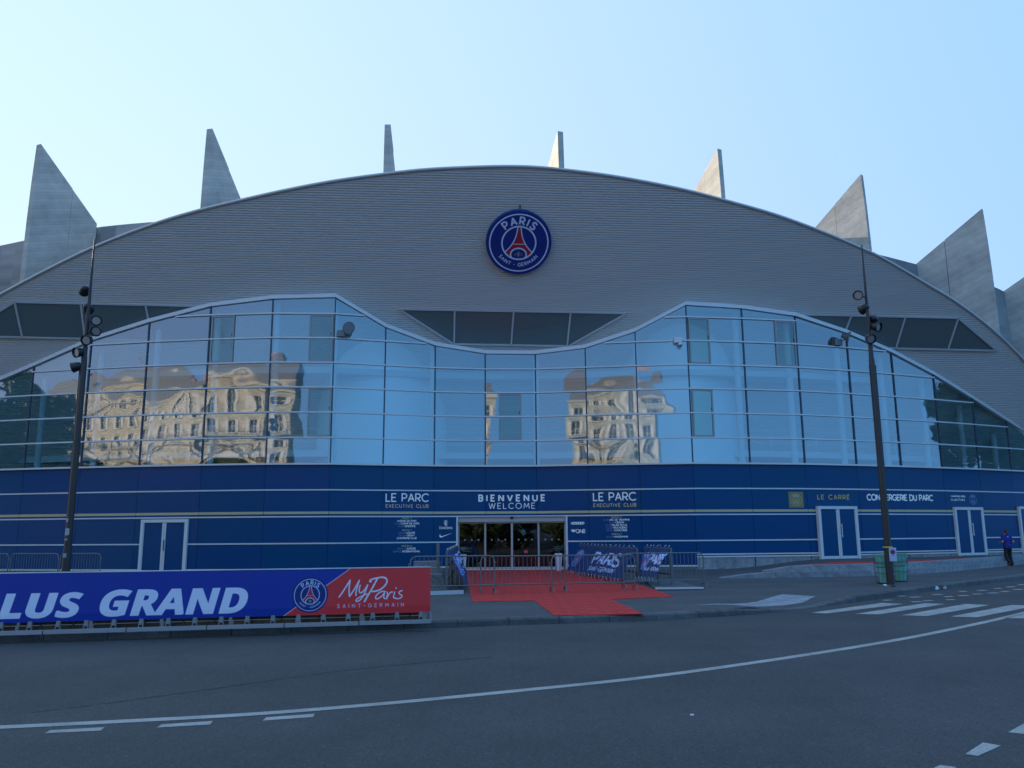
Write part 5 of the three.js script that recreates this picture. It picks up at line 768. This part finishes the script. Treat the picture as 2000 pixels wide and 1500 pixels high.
function tree(x, z, h, k, label, m) {
  const o = thing('street_tree', label, 'tree', [x, 0, z], 'trees across the street'), f = h / 11;
  const limbs = [rod(V(0, 0, 0), V(0.1 * f, 4.5 * f, 0), 0.22 * f, 0.14 * f, 10)]; for (let i = 0; i < 6; i++) { const a = i * 1.1; limbs.push(rod(V(0.1 * f, (3.4 + 0.25 * i) * f, 0), V(Math.cos(a) * 2.2 * f, (6 + 0.4 * i) * f, Math.sin(a) * 2.2 * f), 0.09 * f, 0.03 * f, 6)); }
  mesh('trunk', limbs, M.bark, o); const c = mesh('crown', crowns[k], m, o); c.position.y = 7.2 * f; c.scale.setScalar(f); c.rotation.y = x;
}
const treeKinds = ['round leafy street tree', 'tall oval street tree', 'broad spreading street tree'];
[[-14, 27, 8, 0, 'opposite the long banner'], [-4, 26, 10, 1, 'opposite the sliding doors'], [3, 29, 9, 2, 'opposite the sliding doors'], [10, 27, 9, 0, 'opposite the dropped kerb'], [26, 62, 9, 1, 'far beyond the crossing'], [44, 70, 9, 2, 'far beyond the crossing'], [62, 62, 8, 0, 'far beyond the crossing'], [-40, 20, 11, 1, 'before the sand coloured apartment house'], [-57, 22, 10, 0, 'before the pale apartment house'], [-74, 22, 12, 2, 'before the ochre apartment house'], [-22, 30, 9, 2, 'before the tall grey cream apartment house'], [-48, 27, 13, 0, 'between the pale and sand coloured apartment houses'], [-88, 25, 14, 1, 'before the end of the apartment row'], [-3, 40, 12, 1, 'before the tall pale apartment block']].forEach(([x, z, h, k, w], i) => tree(x, z, h, k, treeKinds[k] + ' across the road ' + w, i % 2 ? M.leaf : M.leaf2));
[[50, -37, 16, 0, 'nearest the terrace end'], [48, -46, 18, 2, 'beside the terrace end'], [58, -41, 19, 1, 'behind two others at the terrace end']].forEach(([x, z, h, k, w]) => tree(x, z, h, k, 'big dark tree ' + w, M.leaf2));
[[-57, -15, 16, 1, 'beside the row of apartment houses'], [-63, -24, 18, 0, 'farthest along the banner side of the road'], [-66, -8, 17, 2, 'in front of the row of apartment houses']].forEach(([x, z, h, k, w]) => tree(x, z, h, k, 'big dark tree ' + w, M.leaf2));
[[-15, 25, 5], [-10, 23, 6], [-5.5, 24.5, 5.5], [-1, 22.5, 6], [3.5, 24, 5.5], [8, 23, 6], [13, 25, 5]].forEach(([x, z, h], i) => { const o = thing('bush', 'tall dark bush in the hedge across the street', 'bush', [x, 0, z], 'hedge bushes across the street'); const c = mesh('foliage', crowns[i % 3], M.leaf2, o); c.scale.set(h / 8, h / 8, h / 8); c.position.y = h * 0.42; mesh('stem', rod(V(0, 0, 0), V(0, h * 0.5, 0), 0.08, 0.04), M.bark, o); });
function apartment(x, z, w, d, floors, turn, wallRgb, label, bays) {
  const o = thing('apartment_building', label, 'building', [x, 0, z], 'apartment buildings across the street'); o.rotation.y = turn; // street front looks towards -z
  const fh = 3.1, H = floors * fh + 0.6, m = mat(wallRgb, 0.9, { map: rep(grainMap, 0.3) }), sh = new THREE.Shape([[-w / 2, 0], [w / 2, 0], [w / 2, H], [-w / 2, H]].map((p) => new THREE.Vector2(...p)));
  const ww = 1.15, wh = 1.9, pitch = w / bays;
  const wins = []; for (let f = 0; f < floors; f++) for (let b = 0; b < bays; b++) { const cx = -w / 2 + (b + 0.5) * pitch, y0 = f * fh + 0.75; wins.push([cx, y0]); const hpath = new THREE.Path([[cx - ww / 2, y0], [cx + ww / 2, y0], [cx + ww / 2, y0 + wh], [cx - ww / 2, y0 + wh]].map((p) => new THREE.Vector2(...p))); sh.holes.push(hpath); }
  mesh('front_wall', new THREE.ExtrudeGeometry(sh, { depth: 0.35, bevelEnabled: false }), m, o);
  mesh('body', box(w - 0.02, H, d - 0.5, 0, H / 2, d / 2 + 0.22), m, o);
  const glass = mat([0.03, 0.035, 0.04], 0.15), frame = mat([0.6, 0.6, 0.58], 0.7), gp = new THREE.PlaneGeometry(ww, wh), gf = mergeGeometries([box(0.07, wh, 0.06), box(ww, 0.07, 0.06), box(ww + 0.2, 0.12, 0.3, 0, -wh / 2 - 0.06, -0.25)]), gs = box(0.5, wh, 0.05), shm = mat([0.55, 0.53, 0.5], 0.8);
  for (const [cx, y0] of wins) { const g = group('window', o); g.position.set(cx, y0 + wh / 2, 0.22); mesh('pane', gp, glass, g); mesh('frame', gf, frame, g).position.z = -0.04; for (const s of [-1, 1]) mesh('shutter', gs, shm, g).position.set(s * (ww / 2 + 0.27), 0, -0.26); }
  for (let f = 1; f < floors; f += 2) mesh('balcony', [box(w * 0.96, 0.16, 0.9, 0, f * fh + 0.25, -0.45), ...Array.from({ length: Math.round(w / 0.5) }, (_, k) => box(0.04, 0.95, 0.04, -w * 0.475 + k * 0.5, f * fh + 0.8, -0.85)), box(w * 0.96, 0.05, 0.06, 0, f * fh + 1.28, -0.85)], f % 4 === 1 ? mat([0.3, 0.29, 0.27], 0.7) : m, o);
  mesh('cornice', box(w + 0.3, 0.4, 0.7, 0, H + 0.2, 0.1), m, o);
  const rf = new THREE.Shape([[0.2, 0], [d - 0.2, 0], [d - 1.8, 3], [1.8, 3]].map((p) => new THREE.Vector2(...p))); mesh('roof', new THREE.ExtrudeGeometry(rf, { depth: w - 0.1, bevelEnabled: false }).rotateY(-Math.PI / 2).translate(w / 2 - 0.05, H + 0.4, 0), mat([0.13, 0.13, 0.15], 0.6), o);
  for (let k = 0; k < 3; k++) mesh('chimney', [box(1.6, 2.2, 0.7, -w / 2 + (k + 0.6) * w / 3.2, H + 3.6, d * 0.45), ...[0, 1, 2].map((j) => rod(V(-w / 2 + (k + 0.6) * w / 3.2 + (j - 1) * 0.45, H + 4.7, d * 0.45), V(-w / 2 + (k + 0.6) * w / 3.2 + (j - 1) * 0.45, H + 5.2, d * 0.45), 0.14))], mat([0.42, 0.22, 0.15], 0.9), o);
}
apartment(-121, 40, 22, 13, 8, 0.12, [0.52, 0.47, 0.38], 'cream eight storey apartment house at the end of the row across the street', 7);
apartment(-99, 38, 20, 13, 8, 0.08, [0.56, 0.48, 0.35], 'ochre eight storey apartment house with balconies across the street', 6);
apartment(-78.5, 38, 19, 12, 7, 0.05, [0.60, 0.55, 0.45], 'pale seven storey apartment house with balconies across the street', 6);
apartment(-58, 39, 20, 12, 7, 0, [0.56, 0.50, 0.40], 'sand coloured seven storey apartment house across the street', 6);
apartment(-32, 44, 19, 13, 7, -0.05, [0.52, 0.50, 0.44], 'tall grey cream seven storey apartment house across the street', 6);
apartment(-6, 50, 19, 13, 7, 0, [0.48, 0.48, 0.42], 'tall pale seven storey apartment block opposite the doors', 7);
apartment(50, 130, 30, 12, 4, -0.2, [0.5, 0.45, 0.38], 'long low pale building far across the street', 9);

scene.traverse((o) => { if (o.isMesh) { o.castShadow = true; o.receiveShadow = true; } });
renderer.render(scene, camera);
